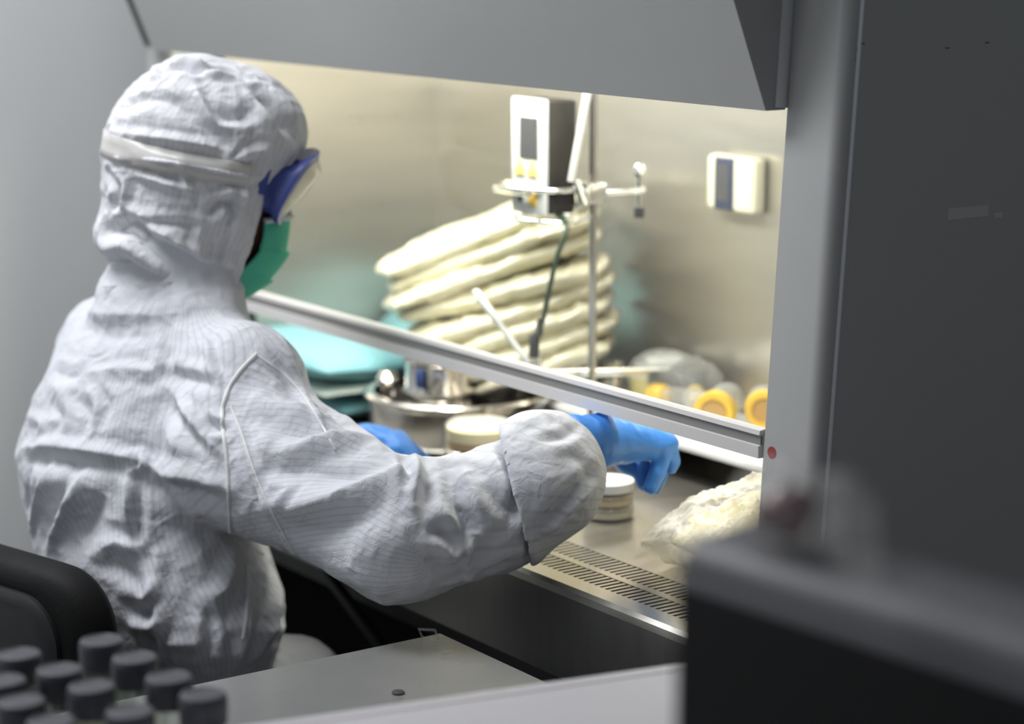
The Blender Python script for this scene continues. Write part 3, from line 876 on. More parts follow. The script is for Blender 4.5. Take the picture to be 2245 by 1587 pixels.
# yellow pack lying behind it
V, Q = pillow(0.08, 0.07, 0.016, 74, 0.002, 24, 14, 0.05)
flat_thing('yellow_pack', place(V, (-0.305, 0.215, ZW + 0.012), unit((1, 0.1, 0)), unit((-0.1, 1, 0)), (0, 0, 1)), Q, M['lemon'], 'small yellow pack lying behind the crinkled bag', 'pack')

# ------------------------------------------------------------------ the person
person = None
GRID = 0.0062
# right arm and left arm joints
RS, RE, RW = dep(544, 988, 2.78), dep(880, 1166, 2.62), dep(1248, 1024, 2.655)
RSH = dep(545, 835, 2.80)
RM, RC = dep(1078, 1122, 2.64), dep(1182, 1046, 2.645)
CUTN, CUTP = unit(RT * 0.97 + UPV * 0.22), dep(1126, 1065, 2.64)
LS, LE, LW = dep(262, 772, 3.10), dep(560, 985, 3.08), dep(770, 1012, 2.985)
# trunk stations: frame row, column, half width in pixels, depth
ST = [(668, 372, 120, 2.94), (735, 345, 188, 2.95), (800, 322, 224, 2.95), (880, 304, 248, 2.95), (1000, 286, 266, 2.95), (1100, 296, 262, 2.95), (1200, 330, 274, 2.94), (1290, 372, 268, 2.93), (1360, 396, 240, 2.92), (1430, 416, 190, 2.92), (1500, 430, 140, 2.92)]
SZ, SXc, SYc, SB = [], [], [], []
for (y, x, hw, d) in ST:
    p = dep(x, y, d)
    SZ.append(p[2]); SXc.append(p[0]); SYc.append(p[1]); SB.append(hw * d / F_PX / 1.164)
SZ, SXc, SYc, SB = [np.array(v)[::-1] for v in (SZ, SXc, SYc, SB)]


def trunk_d(P, off=0.0):
    z = P[:, 2]
    cx = np.interp(z, SZ, SXc); cy = np.interp(z, SZ, SYc); b = np.interp(z, SZ, SB) - off
    a = b * 1.42
    dx, dy = (P[:, 0] - cx) / a, (P[:, 1] - cy) / b
    k = np.sqrt(dx * dx + dy * dy) + 1e-6
    d = (k - 1) * np.sqrt((dx * a) ** 2 + (dy * b) ** 2) / k
    d = np.maximum(d, np.maximum(z - SZ[-1] + off, SZ[0] - z + off))
    return d


HIP = [np.array([-0.700, -0.315, 0.535]), np.array([-0.85, -0.33, 0.535])]
KNEE = [dep(635, 1518, 2.99), dep(635, 1518, 2.99) + np.array([-0.23, 0.01, 0.0])]
ANK = [np.array([-0.80, 0.03, 0.11]), np.array([-1.02, 0.04, 0.11])]
NK0, NK1 = dep(372, 672, 2.94), dep(400, 560, 2.93)


def suit_d(P):
    d = trunk_d(P)
    sh = cap_d(P, LS, RSH, 0.072, 0.072)
    d = smin(d, sh, 0.07)
    d = smin(d, cap_d(P, NK0, NK1, 0.088, 0.080), 0.045)
    ra = smin(cap_d(P, RS, RE, 0.100, 0.070), smin(cap_d(P, RE, RM, 0.071, 0.065), cap_d(P, RM, RC, 0.065, 0.058), 0.03), 0.04)
    d = smin(d, ra, 0.03)
    la = smin(cap_d(P, LS, LE, 0.078, 0.070), cap_d(P, LE, LW, 0.070, 0.046), 0.05)
    d = smin(d, la, 0.04)
    for h, k, a in zip(HIP, KNEE, ANK):
        d = smin(d, cap_d(P, h, k, 0.085, 0.070), 0.05)
        d = smin(d, cap_d(P, k, a, 0.068, 0.058), 0.03)
    return d


def cuff_d(P):
    # folded-back outer cuff: a shell a step wider than the sleeve, open towards the elbow
    d = smin(cap_d(P, RM + (RC - RM) * 0.15, RC, 0.0800, 0.0705), cap_d(P, RC, RC + np.array([0, 0, 0.002]), 0.0705, 0.0705), 0.02)
    d = np.maximum(d, -(d + 0.0075))
    return np.maximum(d, -((P - CUTP) @ CUTN))


def seg_t(P, a, b):
    ab = b - a
    return np.clip((P - a) @ ab / (ab @ ab), 0, 1)


def weave_coord(P):
    """coordinate across the thin woven stripes, in metres"""
    cx = np.interp(P[:, 2], SZ, SXc); cy = np.interp(P[:, 2], SZ, SYc)
    tor = np.arctan2(P[:, 0] - cx, -(P[:, 1] - cy)) * 0.19
    out = tor.copy()
    dt = trunk_d(P)
    q = P - CAM; zc = q @ FW
    ix, iy = IW / 2 + F_PX * (q @ RT) / zc, IH / 2 - F_PX * (q @ UPV) / zc
    seamx = np.interp(iy, [690, 776, 815, 860, 905, 950, 1010, 1080, 1205, 1235, 1330], [600, 563, 525, 498, 487, 490, 498, 502, 508, 520, 640])
    for (s, e, w, tw) in ((RS, RE, RW, 0.55), (LS, LE, LW, 0.0)):
        pts = [s, e, w]
        best = np.full(len(P), 9.0); val = np.zeros(len(P)); acc = 0
        for a, b2 in ((s, e), (e, w)):
            ax = unit(b2 - a)
            r1 = unit(np.cross(ax, np.array([0.3, -0.5, 0.8]))); r2 = np.cross(ax, r1)
            t = seg_t(P, a, b2); q = P - a - t[:, None] * (b2 - a)
            dd = np.linalg.norm(q, axis=1) - 0.085
            ang = np.arctan2(q @ r2, q @ r1)
            v = ang * 0.083 + tw * (acc + t * np.linalg.norm(b2 - a))
            m = dd < best
            best = np.where(m, dd, best); val = np.where(m, v, val)
            acc += np.linalg.norm(b2 - a)
        out = np.where((best < dt + 0.03) & (ix > seamx) if w is RW else best < dt - 0.004, val, out)
    return out


def add_attr(me, name, vals):
    a = me.attributes.new(name, 'FLOAT', 'POINT')
    a.data.foreach_set('value', np.asarray(vals, np.float32))


def tree_of(V, Q): return BVHTree.FromPolygons(V.tolist(), Q.tolist())


def cast(tree, x, y):
    r = FW + RT * ((x - IW / 2) / F_PX) - UPV * ((y - IH / 2) / F_PX)
    h = tree.ray_cast(Vector(CAM), Vector(r).normalized())
    return None if h[0] is None else np.array(h[0])


def poly_dist(P, poly):
    d = np.full(len(P), 9.0)
    for a, b2 in zip(poly, poly[1:]):
        t = seg_t(P, a, b2)
        # the fold fades towards its ends
        d = np.minimum(d, np.linalg.norm(P - a - t[:, None] * (b2 - a), axis=1))
    return d


def folds(V, N, tree, table):
    """sew individual folds into a cloth surface: each is a line over the cloth with a width and a height"""
    out = np.zeros(len(V))
    for pts, w, hgt in table:
        sm = catmull([np.array(p, float) for p in pts], 5) if len(pts) > 2 else [np.array(p, float) + (np.array(pts[1], float) - np.array(pts[0], float)) * k / 6 for k in range(7) for p in [pts[0]]]
        P3 = [c for c in (cast(tree, p[0], p[1]) for p in sm) if c is not None]
        if len(P3) < 2: continue
        # skip jumps between separate surfaces
        run = [P3[0]]
        lo = np.min(P3, 0) - 3 * w; hi = np.max(P3, 0) + 3 * w
        m = np.all((V > lo) & (V < hi), axis=1)
        if not m.any(): continue
        idx = np.where(m)[0]
        d = np.full(len(idx), 9.0); fade = np.ones(len(idx))
        n = len(P3) - 1
        for k, (a, b2) in enumerate(zip(P3, P3[1:])):
            if np.linalg.norm(b2 - a) > 0.06 or np.linalg.norm(b2 - a) < 1e-5: continue
            t = seg_t(V[idx], a, b2)
            q = np.linalg.norm(V[idx] - a - t[:, None] * (b2 - a), axis=1)
            f = np.sin(PI * np.clip((k + t) / n, 0.04, 0.96)) ** 0.5
            mm = q < d
            d = np.where(mm, q, d); fade = np.where(mm, f, fade)
        g = np.exp(-(d / w) ** 1.4) - 0.36 * np.exp(-((d - 1.75 * w) / (0.9 * w)) ** 2)
        out[idx] += hgt * g * fade
    return out


lo, hi = np.array([-1.26, -0.60, 0.02]), np.array([-0.14, 0.16, 1.24])
Vs, Qs = surface_net(suit_d, lo, hi, GRID)
Vs = relax(Vs, Qs, 2)
tree = tree_of(Vs, Qs)
Vs, Qs = refine(Vs, Qs)
Vs = relax(Vs, Qs, 2)
Ns = vert_normals(Vs, Qs)
weave = weave_coord(Vs)
FOLD = [
    # back: cross folds, vertical gathers
    ([(30, 985), (110, 980), (190, 990), (260, 1000), (305, 1012)], 0.009, 0.010),
    ([(300, 1012), (360, 1032), (430, 1046), (500, 1072)], 0.011, 0.010),
    ([(60, 1015), (130, 1010), (240, 1025)], 0.014, -0.010),
    ([(330, 1058), (420, 1085), (495, 1105)], 0.016, -0.006),
    ([(115, 812), (150, 825), (180, 820)], 0.010, -0.007),
    ([(190, 818), (280, 812), (335, 815), (345, 795)], 0.009, 0.006),
    ([(360, 815), (420, 830), (480, 850)], 0.010, -0.007),
    ([(360, 800), (430, 812), (486, 832)], 0.008, 0.005),
    ([(345, 700), (348, 760), (350, 800)], 0.006, 0.004),
    ([(375, 720), (372, 780), (380, 810)], 0.006, -0.004),
    ([(452, 725), (462, 790), (480, 850), (493, 890)], 0.006, 0.006),
    ([(470, 730), (478, 790), (492, 850)], 0.008, -0.004),
    ([(380, 860), (420, 920), (455, 965), (490, 990)], 0.007, 0.007),
    ([(360, 880), (400, 940), (440, 985)], 0.012, -0.007),
    ([(455, 895), (478, 915), (492, 920)], 0.006, 0.006),
    ([(455, 925), (478, 940), (494, 945)], 0.006, -0.006),
    ([(460, 950), (480, 958), (495, 962)], 0.006, 0.005),
    ([(110, 1010), (95, 1080), (70, 1150), (52, 1190)], 0.008, 0.009),
    ([(150, 1030), (120, 1110), (100, 1180)], 0.012, -0.011),
    ([(190, 1030), (165, 1090), (140, 1150), (110, 1195)], 0.009, 0.009),
    ([(230, 1080), (200, 1140), (170, 1190)], 0.018, -0.016),
    ([(60, 1020), (62, 1090), (48, 1150)], 0.008, -0.008),
    ([(303, 1030), (306, 1110), (306, 1180), (335, 1260), (340, 1320)], 0.007, -0.008),
    ([(285, 1040), (280, 1100), (285, 1160)], 0.009, 0.006),
    ([(270, 1000), (300, 995), (318, 1020), (290, 1035)], 0.006, 0.007),
    ([(290, 985), (305, 1005), (300, 1030)], 0.005, -0.006),
    ([(190, 850), (215, 880), (212, 920)], 0.007, 0.006),
    ([(215, 860), (235, 885), (228, 930)], 0.007, -0.006),
    ([(165, 870), (190, 905), (185, 940)], 0.007, -0.005),
    ([(100, 880), (130, 915), (110, 950)], 0.010, -0.007),
    ([(60, 910), (90, 930), (70, 965)], 0.008, 0.006),
    ([(130, 700), (220, 690), (320, 690), (400, 690)], 0.010, 0.004),
    ([(170, 720), (260, 740), (340, 735)], 0.014, -0.004),
    # lower back
    ([(225, 1210), (262, 1190), (300, 1200), (330, 1170)], 0.010, 0.009),
    ([(250, 1240), (285, 1250), (310, 1290)], 0.012, -0.011),
    ([(290, 1290), (320, 1310), (340, 1270), (345, 1220)], 0.009, 0.008),
    ([(285, 1330), (320, 1345), (335, 1330)], 0.010, -0.010),
    ([(300, 1370), (340, 1370), (345, 1350)], 0.010, 0.008),
    ([(310, 1240), (330, 1290), (345, 1360), (345, 1440)], 0.008, 0.005),
    ([(512, 1225), (490, 1290), (465, 1320)], 0.012, 0.012),
    ([(455, 1330), (462, 1390), (455, 1460)], 0.008, -0.009),
    ([(486, 1320), (500, 1380), (512, 1420)], 0.007, -0.006),
    ([(540, 1260), (543, 1330), (540, 1400), (520, 1460)], 0.007, 0.006),
    ([(575, 1280), (582, 1340), (565, 1400)], 0.009, -0.008),
    ([(600, 1260), (605, 1320), (585, 1385), (560, 1440)], 0.009, 0.008),
    ([(560, 1390), (600, 1380), (625, 1375)], 0.008, 0.006),
    ([(350, 1410), (400, 1412), (440, 1405)], 0.008, 0.005),
    ([(400, 1240), (420, 1300), (430, 1370)], 0.020, -0.006),
    # sleeve
    ([(505, 885), (530, 950), (556, 1030), (590, 1110), (640, 1205), (665, 1250)], 0.006, 0.006),
    ([(518, 900), (545, 970), (570, 1030)], 0.012, -0.006),
    ([(563, 778), (620, 820), (665, 865), (705, 930), (740, 990)], 0.005, 0.005),
    ([(600, 790), (630, 830), (640, 870)], 0.012, -0.006),
    ([(545, 870), (610, 890), (690, 900)], 0.014, 0.007),
    ([(560, 930), (650, 945), (760, 935)], 0.016, -0.009),
    ([(640, 985), (720, 970), (800, 975), (850, 1005)], 0.014, 0.012),
    ([(690, 900), (720, 905), (750, 925)], 0.010, -0.008),
    ([(600, 1035), (680, 1030), (770, 1040), (860, 1030)], 0.018, -0.010),
    ([(590, 1105), (680, 1110), (770, 1085), (850, 1050), (900, 1045)], 0.016, 0.013),
    ([(600, 1060), (640, 1070), (610, 1100)], 0.008, 0.007),
    ([(640, 1160), (740, 1160), (840, 1120)], 0.022, -0.008),
    ([(885, 1010), (898, 1040), (895, 1068)], 0.006, -0.014),
    ([(908, 1010), (912, 1050), (905, 1110)], 0.008, 0.012),
    ([(930, 1020), (935, 1070), (925, 1120)], 0.009, -0.008),
    ([(868, 1010), (880, 1060), (868, 1110)], 0.010, 0.007),
    ([(985, 1030), (1000, 1090), (1030, 1150), (1050, 1185)], 0.012, -0.010),
    ([(1010, 1020), (1040, 1090), (1060, 1150)], 0.010, 0.007),
    ([(1032, 1175), (1025, 1215), (1022, 1260)], 0.005, 0.007),
    ([(935, 1185), (960, 1190), (985, 1215), (1010, 1200), (1050, 1170)], 0.009, 0.010),
    ([(930, 1160), (960, 1170), (1000, 1185)], 0.010, -0.007),
    ([(960, 1120), (990, 1140), (1010, 1170)], 0.009, 0.006),
    ([(1080, 1080), (1110, 1110), (1130, 1090)], 0.009, -0.007),
    ([(880, 1265), (990, 1265), (1080, 1230), (1140, 1205)], 0.009, 0.006),
    ([(960, 1288), (1050, 1255), (1120, 1218)], 0.008, -0.007),
    ([(700, 1240), (800, 1270), (880, 1280)], 0.018, 0.005),
    # cuff
    ([(1118, 960), (1146, 1010), (1156, 1070), (1146, 1130), (1120, 1180)], 0.008, 0.008),
    ([(1106, 990), (1134, 1030), (1142, 1080), (1132, 1130)], 0.009, -0.012),
    ([(1190, 965), (1230, 958), (1262, 940)], 0.007, -0.006),
    ([(1300, 1035), (1250, 1080), (1205, 1130), (1160, 1190)], 0.008, -0.007),
    ([(1296, 1070), (1240, 1120), (1200, 1165)], 0.008, 0.006),
    ([(1150, 1190), (1190, 1160), (1225, 1150)], 0.008, 0.005),
    ([(1170, 1010), (1190, 1060), (1180, 1110)], 0.016, 0.004),
]
disp = folds(Vs, Ns, tree, FOLD)
def cloth_noise(Vs):
    Pn = Vs.copy(); Pn[:, 0] += 0.02 * vnoise(Vs * 9, 3); Pn[:, 2] += 0.02 * vnoise(Vs * 9, 4)
    return 0.0040 * ridged(Pn * np.array([9.0, 9.0, 6.0]), 5, 3) + 0.0020 * ridged(Pn * 26, 8, 2) + 0.003 * vnoise(Vs * 6, 11)


disp += cloth_noise(Vs)
Vs = Vs + Ns * disp[:, None]
# the person: body skin first (kept under the clothing), then clothing as its children
HC = dep(435, 345, 2.93)
h0 = unit((0.45, 0.89, 0)); pt = math.radians(16)
HF = math.cos(pt) * h0 - math.sin(pt) * UP0
HU = math.sin(pt) * h0 + math.cos(pt) * UP0
HR = np.cross(HF, HU)


def hd_pt(f, u, r): return HC + HF * f + HU * u + HR * r


def to_head(P):
    q = P - HC
    return q @ HF, q @ HU, q @ HR


def hell(P, c, rad):
    f, u, r = to_head(P)
    return ell_d(np.stack([f, u, r], 1), c, rad)


def hand_chains(W0, side):
    """list of (points, radii) for the palm bones and fingers of one hand"""
    if side == 'R':
        d = 2.735
        kn = [dep(1405, 955, d + 0.05), dep(1425, 958, d + 0.035), dep(1445, 966, d + 0.015), dep(1458, 978, d)]
        fing = [
            [kn[0], dep(1424, 985, d + 0.055), dep(1420, 1030, d + 0.06), dep(1410, 1060, d + 0.06)],
            [kn[1], dep(1448, 990, d + 0.035), dep(1447, 1040, d + 0.035), dep(1434, 1068, d + 0.035)],
            [kn[2], dep(1452, 1000, d - 0.005), dep(1438, 1042, d - 0.01), dep(1426, 1068, d - 0.01)],
            [kn[3], dep(1468, 993, d + 0.015), dep(1474, 1012, d + 0.02), dep(1470, 1026, d + 0.02)]]
        thumb = [W0 + (kn[0] - W0) * 0.25, dep(1335, 985, d + 0.06), dep(1372, 1015, d + 0.065), dep(1392, 1030, d + 0.065)]
    else:
        d = 2.96
        kn = [dep(873, 967, d + 0.02), dep(870, 979, d), dep(866, 992, d - 0.01), dep(858, 1004, d - 0.015)]
        fing = [
            [kn[0], dep(905, 989, d + 0.025), dep(927, 1009, d + 0.03), dep(940, 1020, d + 0.03)],
            [kn[1], dep(900, 999, d), dep(918, 1014, d + 0.01), dep(928, 1026, d + 0.015)],
            [kn[2], dep(893, 1009, d - 0.012), dep(905, 1024, d - 0.005), dep(905, 1034, d)],
            [kn[3], dep(880, 1017, d - 0.02), dep(888, 1028, d - 0.01), dep(884, 1036, d - 0.005)]]
        thumb = [W0 + (kn[0] - W0) * 0.25, dep(838, 962, d + 0.045), dep(868, 974, d + 0.05), dep(890, 990, d + 0.05)]
    return kn, fing, thumb


def hand_d(P, W0, side, off=0.0):
    kn, fing, thumb = hand_chains(W0, side)
    pc = W0 + (np.mean(kn, 0) - W0) * 0.55
    d = cap_d(P, W0 - (pc - W0) * 0.5, W0, 0.030 - off, 0.028 - off)
    for k in kn: d = smin(d, cap_d(P, W0 + (k - W0) * 0.15, k, 0.021 - off, 0.0145 - off), 0.02)
    rad = [0.0098, 0.0102, 0.0098, 0.0088]
    fd = None
    for ch, r0 in zip(fing, rad):
        c = np.minimum(cap_d(P, ch[0], ch[1], r0 * 1.15 - off, r0 * 1.08 - off), np.minimum(cap_d(P, ch[1], ch[2], r0 * 1.06 - off, r0 - off), cap_d(P, ch[2], ch[3], r0 - off, r0 * 0.86 - off)))
        fd = c if fd is None else np.minimum(fd, c)
    d = smin(d, fd, 0.005)
    t = smin(cap_d(P, thumb[0], thumb[1], 0.019 - off, 0.013 - off), smin(cap_d(P, thumb[1], thumb[2], 0.0122 - off, 0.0108 - off), cap_d(P, thumb[2], thumb[3], 0.0108 - off, 0.009 - off), 0.006), 0.01)
    return smin(d, t, 0.012)


RH0, LH0 = dep(1292, 965, 2.69), dep(800, 985, 2.97)


def face_d(P):
    d = hell(P, (0.005, 0.025, 0), (0.098, 0.098, 0.078))
    d = smin(d, hell(P, (0.052, -0.070, 0), (0.066, 0.072, 0.056)), 0.04)
    d = smin(d, hell(P, (0.085, -0.118, 0), (0.026, 0.022, 0.026)), 0.03)           # chin
    d = smin(d, cap_d(P, hd_pt(0.100, 0.005, 0), hd_pt(0.124, -0.038, 0), 0.008, 0.012), 0.016)  # nose
    d = smin(d, cap_d(P, hd_pt(0.092, 0.022, -0.035), hd_pt(0.092, 0.022, 0.035), 0.010, 0.010), 0.02)  # brow
    d = smin(d, cap_d(P, hd_pt(0.104, -0.074, -0.018), hd_pt(0.104, -0.074, 0.018), 0.007, 0.007), 0.008)  # lips
    d = smin(d, cap_d(P, hd_pt(0.103, -0.086, -0.014), hd_pt(0.103, -0.086, 0.014), 0.007, 0.007), 0.006)
    for s in (-1, 1):
        d = -smin(-d, hell(P, (0.106, -0.002, s * 0.033), (0.014, 0.012, 0.017)), 0.012)  # sockets
        d = smin(d, hell(P, (0.086, -0.002, s * 0.032), (0.013, 0.012, 0.0125)), 0.003)   # eyeballs
        d = smin(d, hell(P, (-0.005, -0.02, s * 0.080), (0.016, 0.030, 0.008)), 0.01)    # ears
    return d


def body_d(P):
    d = face_d(P)
    d = smin(d, cap_d(P, NK0 - [0, 0, 0.05], HC - HU * 0.07, 0.055, 0.055), 0.04)
    d = smin(d, trunk_d(P, 0.035), 0.04)
    d = smin(d, cap_d(P, LS + [0.02, 0, -0.01], RSH + [-0.01, 0, -0.01], 0.045, 0.045), 0.05)
    for (s, e, w) in ((RSH - [0.0, 0, 0.04], RE, RH0), (LS, LE, LH0)):
        d = smin(d, cap_d(P, s, e, 0.050, 0.042), 0.03)
        d = smin(d, cap_d(P, e, w, 0.042, 0.027), 0.02)
    d = smin(d, hand_d(P, RH0, 'R', 0.003), 0.008)
    d = smin(d, hand_d(P, LH0, 'L', 0.003), 0.008)
    for h, k, a in zip(HIP, KNEE, ANK):
        d = smin(d, cap_d(P, h, k, 0.075, 0.055), 0.05)
        d = smin(d, cap_d(P, k, a, 0.050, 0.036), 0.03)
        d = smin(d, cap_d(P, a - [0, 0, 0.06], a + [0.01, 0.15, -0.075], 0.036, 0.026), 0.03)
    return d


Vb, Qb = surface_net(body_d, (-1.26, -0.60, 0.0), (-0.10, 0.30, 1.40), 0.0058)
Vb = relax(Vb, Qb, 1)
pc = np.array([-0.80, -0.30, 0.0])
me = mesh_from('person', Vb - pc, Qb)
person = link('person', me, M['skin'], None, 180)
person.location = pc
tag(person, 'seated person in white hooded coverall, blue goggles, green mask and blue gloves', 'person')


def cloth(name, V, Q, m, attr=None):
    me = mesh_from(name, V, Q)
    if attr is not None: add_attr(me, 'weave', attr)
    return link(name, me, m, person, 180)


suit = cloth('coverall', Vs, Qs, M['suit'], weave)
tree = tree_of(Vs, Qs)
Vc, Qc = surface_net(cuff_d, RC - 0.17, RC + 0.13, 0.0036)
Vc = relax(Vc, Qc, 2); wc_ = weave_coord(Vc); Nc = vert_normals(Vc, Qc)
CF = [([(1190, 965), (1230, 958), (1262, 940)], 0.007, -0.006), ([(1300, 1035), (1250, 1080), (1205, 1130), (1160, 1190)], 0.008, -0.008), ([(1296, 1070), (1240, 1120), (1200, 1165)], 0.008, 0.007),
      ([(1150, 1190), (1190, 1160), (1225, 1150)], 0.008, 0.006), ([(1175, 1010), (1195, 1060), (1185, 1110)], 0.016, 0.005), ([(1150, 930), (1200, 915), (1245, 925)], 0.008, 0.004), ([(1240, 1000), (1270, 1010), (1290, 1040)], 0.009, -0.005)]
dc_ = folds(Vc, Nc, tree_of(Vc, Qc), CF) + 0.7 * cloth_noise(Vc)
me = mesh_from('folded_cuff', Vc + Nc * dc_[:, None], Qc); add_attr(me, 'weave', wc_)
link('folded_cuff', me, M['suit'], suit, 180)

# sewn seams raised on the coverall
def seam(pix, r, name, par, tr, lift=0.0):
    sm = catmull([np.array(p, float) for p in pix], 8)
    P3 = [cast(tr, p[0], p[1]) for p in sm]
    P3 = [p for p in P3 if p is not None]
    out = [P3[0]]
    for p in P3[1:]:
        if np.linalg.norm(p - out[-1]) < 0.05: out.append(p)
    # even out
    A = np.array(out)
    for _ in range(2): A[1:-1] = (A[:-2] + 2 * A[1:-1] + A[2:]) / 4
    b = BM(); tube(b, [a - unit(a - CAM) * lift for a in A], r, 8)
    return finish(name, b, M['trimf'], par, 60)


seam([(563, 776), (525, 815), (498, 860), (487, 905), (490, 950), (498, 1010), (502, 1080), (505, 1150), (508, 1205), (520, 1235)], 0.0028, 'sleeve_seam', suit, tree)
seam([(541, 1240), (543, 1290), (541, 1350), (534, 1400)], 0.0030, 'side_seam', suit, tree)
seam([(505, 890), (530, 950), (556, 1030), (590, 1110), (640, 1205), (668, 1256)], 0.0016, 'sleeve_seam', suit, tree)
seam([(563, 778), (620, 820), (665, 865), (705, 930), (735, 985)], 0.0016, 'sleeve_seam', suit, tree)

# hood: a thin shell with an open face
def hood_solid(P):
    d = hell(P, (-0.002, 0.004, 0), (0.118, 0.127, 0.108))
    d = smin(d, hell(P, (0.012, -0.085, 0), (0.098, 0.080, 0.092)), 0.06)
    d = smin(d, hell(P, (-0.018, -0.128, 0), (0.086, 0.040, 0.093)), 0.03)
    d = smin(d, hell(P, (0.050, -0.128, 0), (0.060, 0.040, 0.075)), 0.03)
    d = smin(d, hell(P, (0.055, 0.055, 0), (0.070, 0.062, 0.085)), 0.04)
    return d


def hood_d(P):
    f, u, r = to_head(P)
    d = hood_solid(P)
    sh = np.maximum(d, -(d + 0.0085))
    g = f - (0.088 + 0.62 * np.maximum(0, u + 0.012) - 0.10 * np.maximum(0, -u - 0.10)) + 0.35 * np.maximum(0, 0.02 - np.abs(r)) * 0
    sh = np.maximum(sh, g * 0.9)
    return np.maximum(sh, -0.163 - u)


lo = HC - 0.22; hi = HC + 0.22
Vh, Qh = surface_net(hood_d, lo, hi, 0.0036)
Vh = relax(Vh, Qh, 2)
treeh = tree_of(Vh, Qh)
Vh, Qh = refine(Vh, Qh)
Vh = relax(Vh, Qh, 2)
Nh = vert_normals(Vh, Qh)
HFOLD = [
    ([(255, 345), (330, 350), (420, 362), (510, 380), (565, 385)], 0.006, 0.006),
    ([(250, 290), (330, 300), (430, 315), (500, 330)], 0.006, 0.005),
    ([(300, 365), (360, 385), (410, 400)], 0.007, -0.006),
    ([(290, 380), (350, 395), (420, 415)], 0.006, 0.005),
    ([(395, 350), (408, 400), (422, 440)], 0.005, 0.005),
    ([(560, 205), (590, 240), (620, 275), (640, 300)], 0.009, -0.010),
    ([(545, 210), (575, 245), (600, 285)], 0.007, 0.007),
    ([(590, 195), (620, 235), (645, 275)], 0.007, 0.006),
    ([(340, 165), (390, 150), (430, 160), (490, 158), (550, 178)], 0.006, -0.006),
    ([(380, 145), (420, 140), (470, 165), (520, 172)], 0.007, 0.006),
    ([(345, 135), (340, 165), (355, 185)], 0.006, 0.005),
    ([(430, 200), (450, 240), (480, 275), (540, 280)], 0.006, 0.006),
    ([(445, 195), (480, 250), (520, 262), (560, 235)], 0.009, -0.006),
    ([(290, 230), (340, 215), (400, 240), (420, 280)], 0.013, -0.005),
    ([(300, 210), (360, 200), (410, 225)], 0.009, 0.004),
    ([(530, 300), (500, 350), (560, 330), (590, 340)], 0.007, 0.005),
    ([(470, 440), (500, 420), (540, 430)], 0.006, 0.006),
    ([(460, 470), (480, 445), (520, 450)], 0.007, -0.006),
    ([(540, 400), (525, 450), (500, 530), (492, 590)], 0.006, 0.006),
    ([(520, 430), (505, 500), (480, 580)], 0.007, -0.005),
    ([(440, 480), (435, 540), (440, 590)], 0.007, 0.005),
    ([(250, 440), (300, 480), (380, 490), (450, 492)], 0.006, -0.005),
    ([(240, 380), (262, 420), (250, 470)], 0.007, -0.008),
    ([(268, 350), (280, 400), (270, 450)], 0.007, 0.005),
    ([(245, 505), (290, 500), (330, 535), (385, 565), (440, 600), (490, 605)], 0.011, -0.022),
    ([(235, 545), (290, 540), (340, 570), (400, 600)], 0.012, 0.010),
    ([(300, 470), (380, 520), (450, 560)], 0.016, 0.006),
]
dh_ = 1.25 * folds(Vh, Nh, treeh, HFOLD)
fh_, uh_, rh_ = to_head(Vh)
dh_ += (0.0046 * ridged(Vh * 14, 21, 2) + 0.0020 * ridged(Vh * 40, 23, 2)) 
Vh = Vh + Nh * dh_[:, None]
hood = cloth('hood', Vh, Qh, M['hood'], np.arctan2(rh_, fh_) * 0.11)
treeh = tree_of(Vh, Qh)
seam([(650, 338), (618, 385), (585, 440), (560, 485), (530, 525), (508, 565), (500, 600), (518, 622)], 0.0028, 'hood_hem', hood, treeh, 0.001)

# stand-up collar under the hood
b = BM(); prev = None; n = 72
cA, cB = dep(366, 694, 2.945), dep(372, 612, 2.94)
for k in range(n):
    a = 2 * PI * k / n
    dr = np.array([math.cos(a), math.sin(a), 0.0])
    wv = 0.0022 * math.sin(7 * a) + 0.0015 * math.sin(13 * a + 1)
    row = [cA + dr * (0.093 + wv), cA + (cB - cA) * 0.5 + dr * (0.0925 + wv * 1.6), cB + dr * (0.0905 + wv) + np.array([0, 0, 0.012 * dr[0]]), cB + dr * (0.086 + wv) + np.array([0, 0, 0.012 * dr[0]]), cA + (cB - cA) * 0.4 + dr * 0.086]
    row = [b.verts.new(tuple(p)) for p in row]
    if prev is None: first = row
    else:
        for q in range(4): b.faces.new((prev[q], prev[q + 1], row[q + 1], row[q]))
    prev = row
for q in range(4): b.faces.new((prev[q], prev[q + 1], first[q + 1], first[q]))
finish('collar', b, M['hood'], suit, 50)

# mask
nu, nv = 40, 40
vs_, qs_ = [], []
for j in range(nv + 1):
    t = j / nv
    u = -0.046 - 0.138 * t
    for i in range(nu + 1):
        s = -1 + 2 * i / nu
        ang = s * (0.80 + 0.46 * t * t)
        rf = 0.120 + 0.026 * math.sin(PI * min(1, 0.15 + t * 0.85)) - 0.034 * t ** 2.5
        rr = 0.066 + 0.010 * math.sin(PI * t) - 0.012 * t * t
        ple = 0.006 * (1 - 0.6 * abs(s) ** 2) * ((1 - (t * 3.2 + 0.25 * abs(s) * t) % 1.0) ** 2 - 0.3)
        narrow = 1 - 0.16 * abs(s) ** 3
        f = 0.015 + (rf - 0.015 + ple) * math.cos(ang) ** 0.9
        uu = -0.100 + (u + 0.100) * narrow
        vs_.append(hd_pt(f, uu, rr * math.sin(ang)))
for j in range(nv):
    for i in range(nu):
        a = j * (nu + 1) + i
        qs_.append((a, a + 1, a + nu + 2, a + nu + 1))
me = mesh_from('face_mask', np.array(vs_), np.array(qs_))
mask = link('face_mask', me, M['maskg'], person, 60)
sd = mask.modifiers.new('thickness', 'SOLIDIFY'); sd.thickness = 0.003; sd.offset = -1
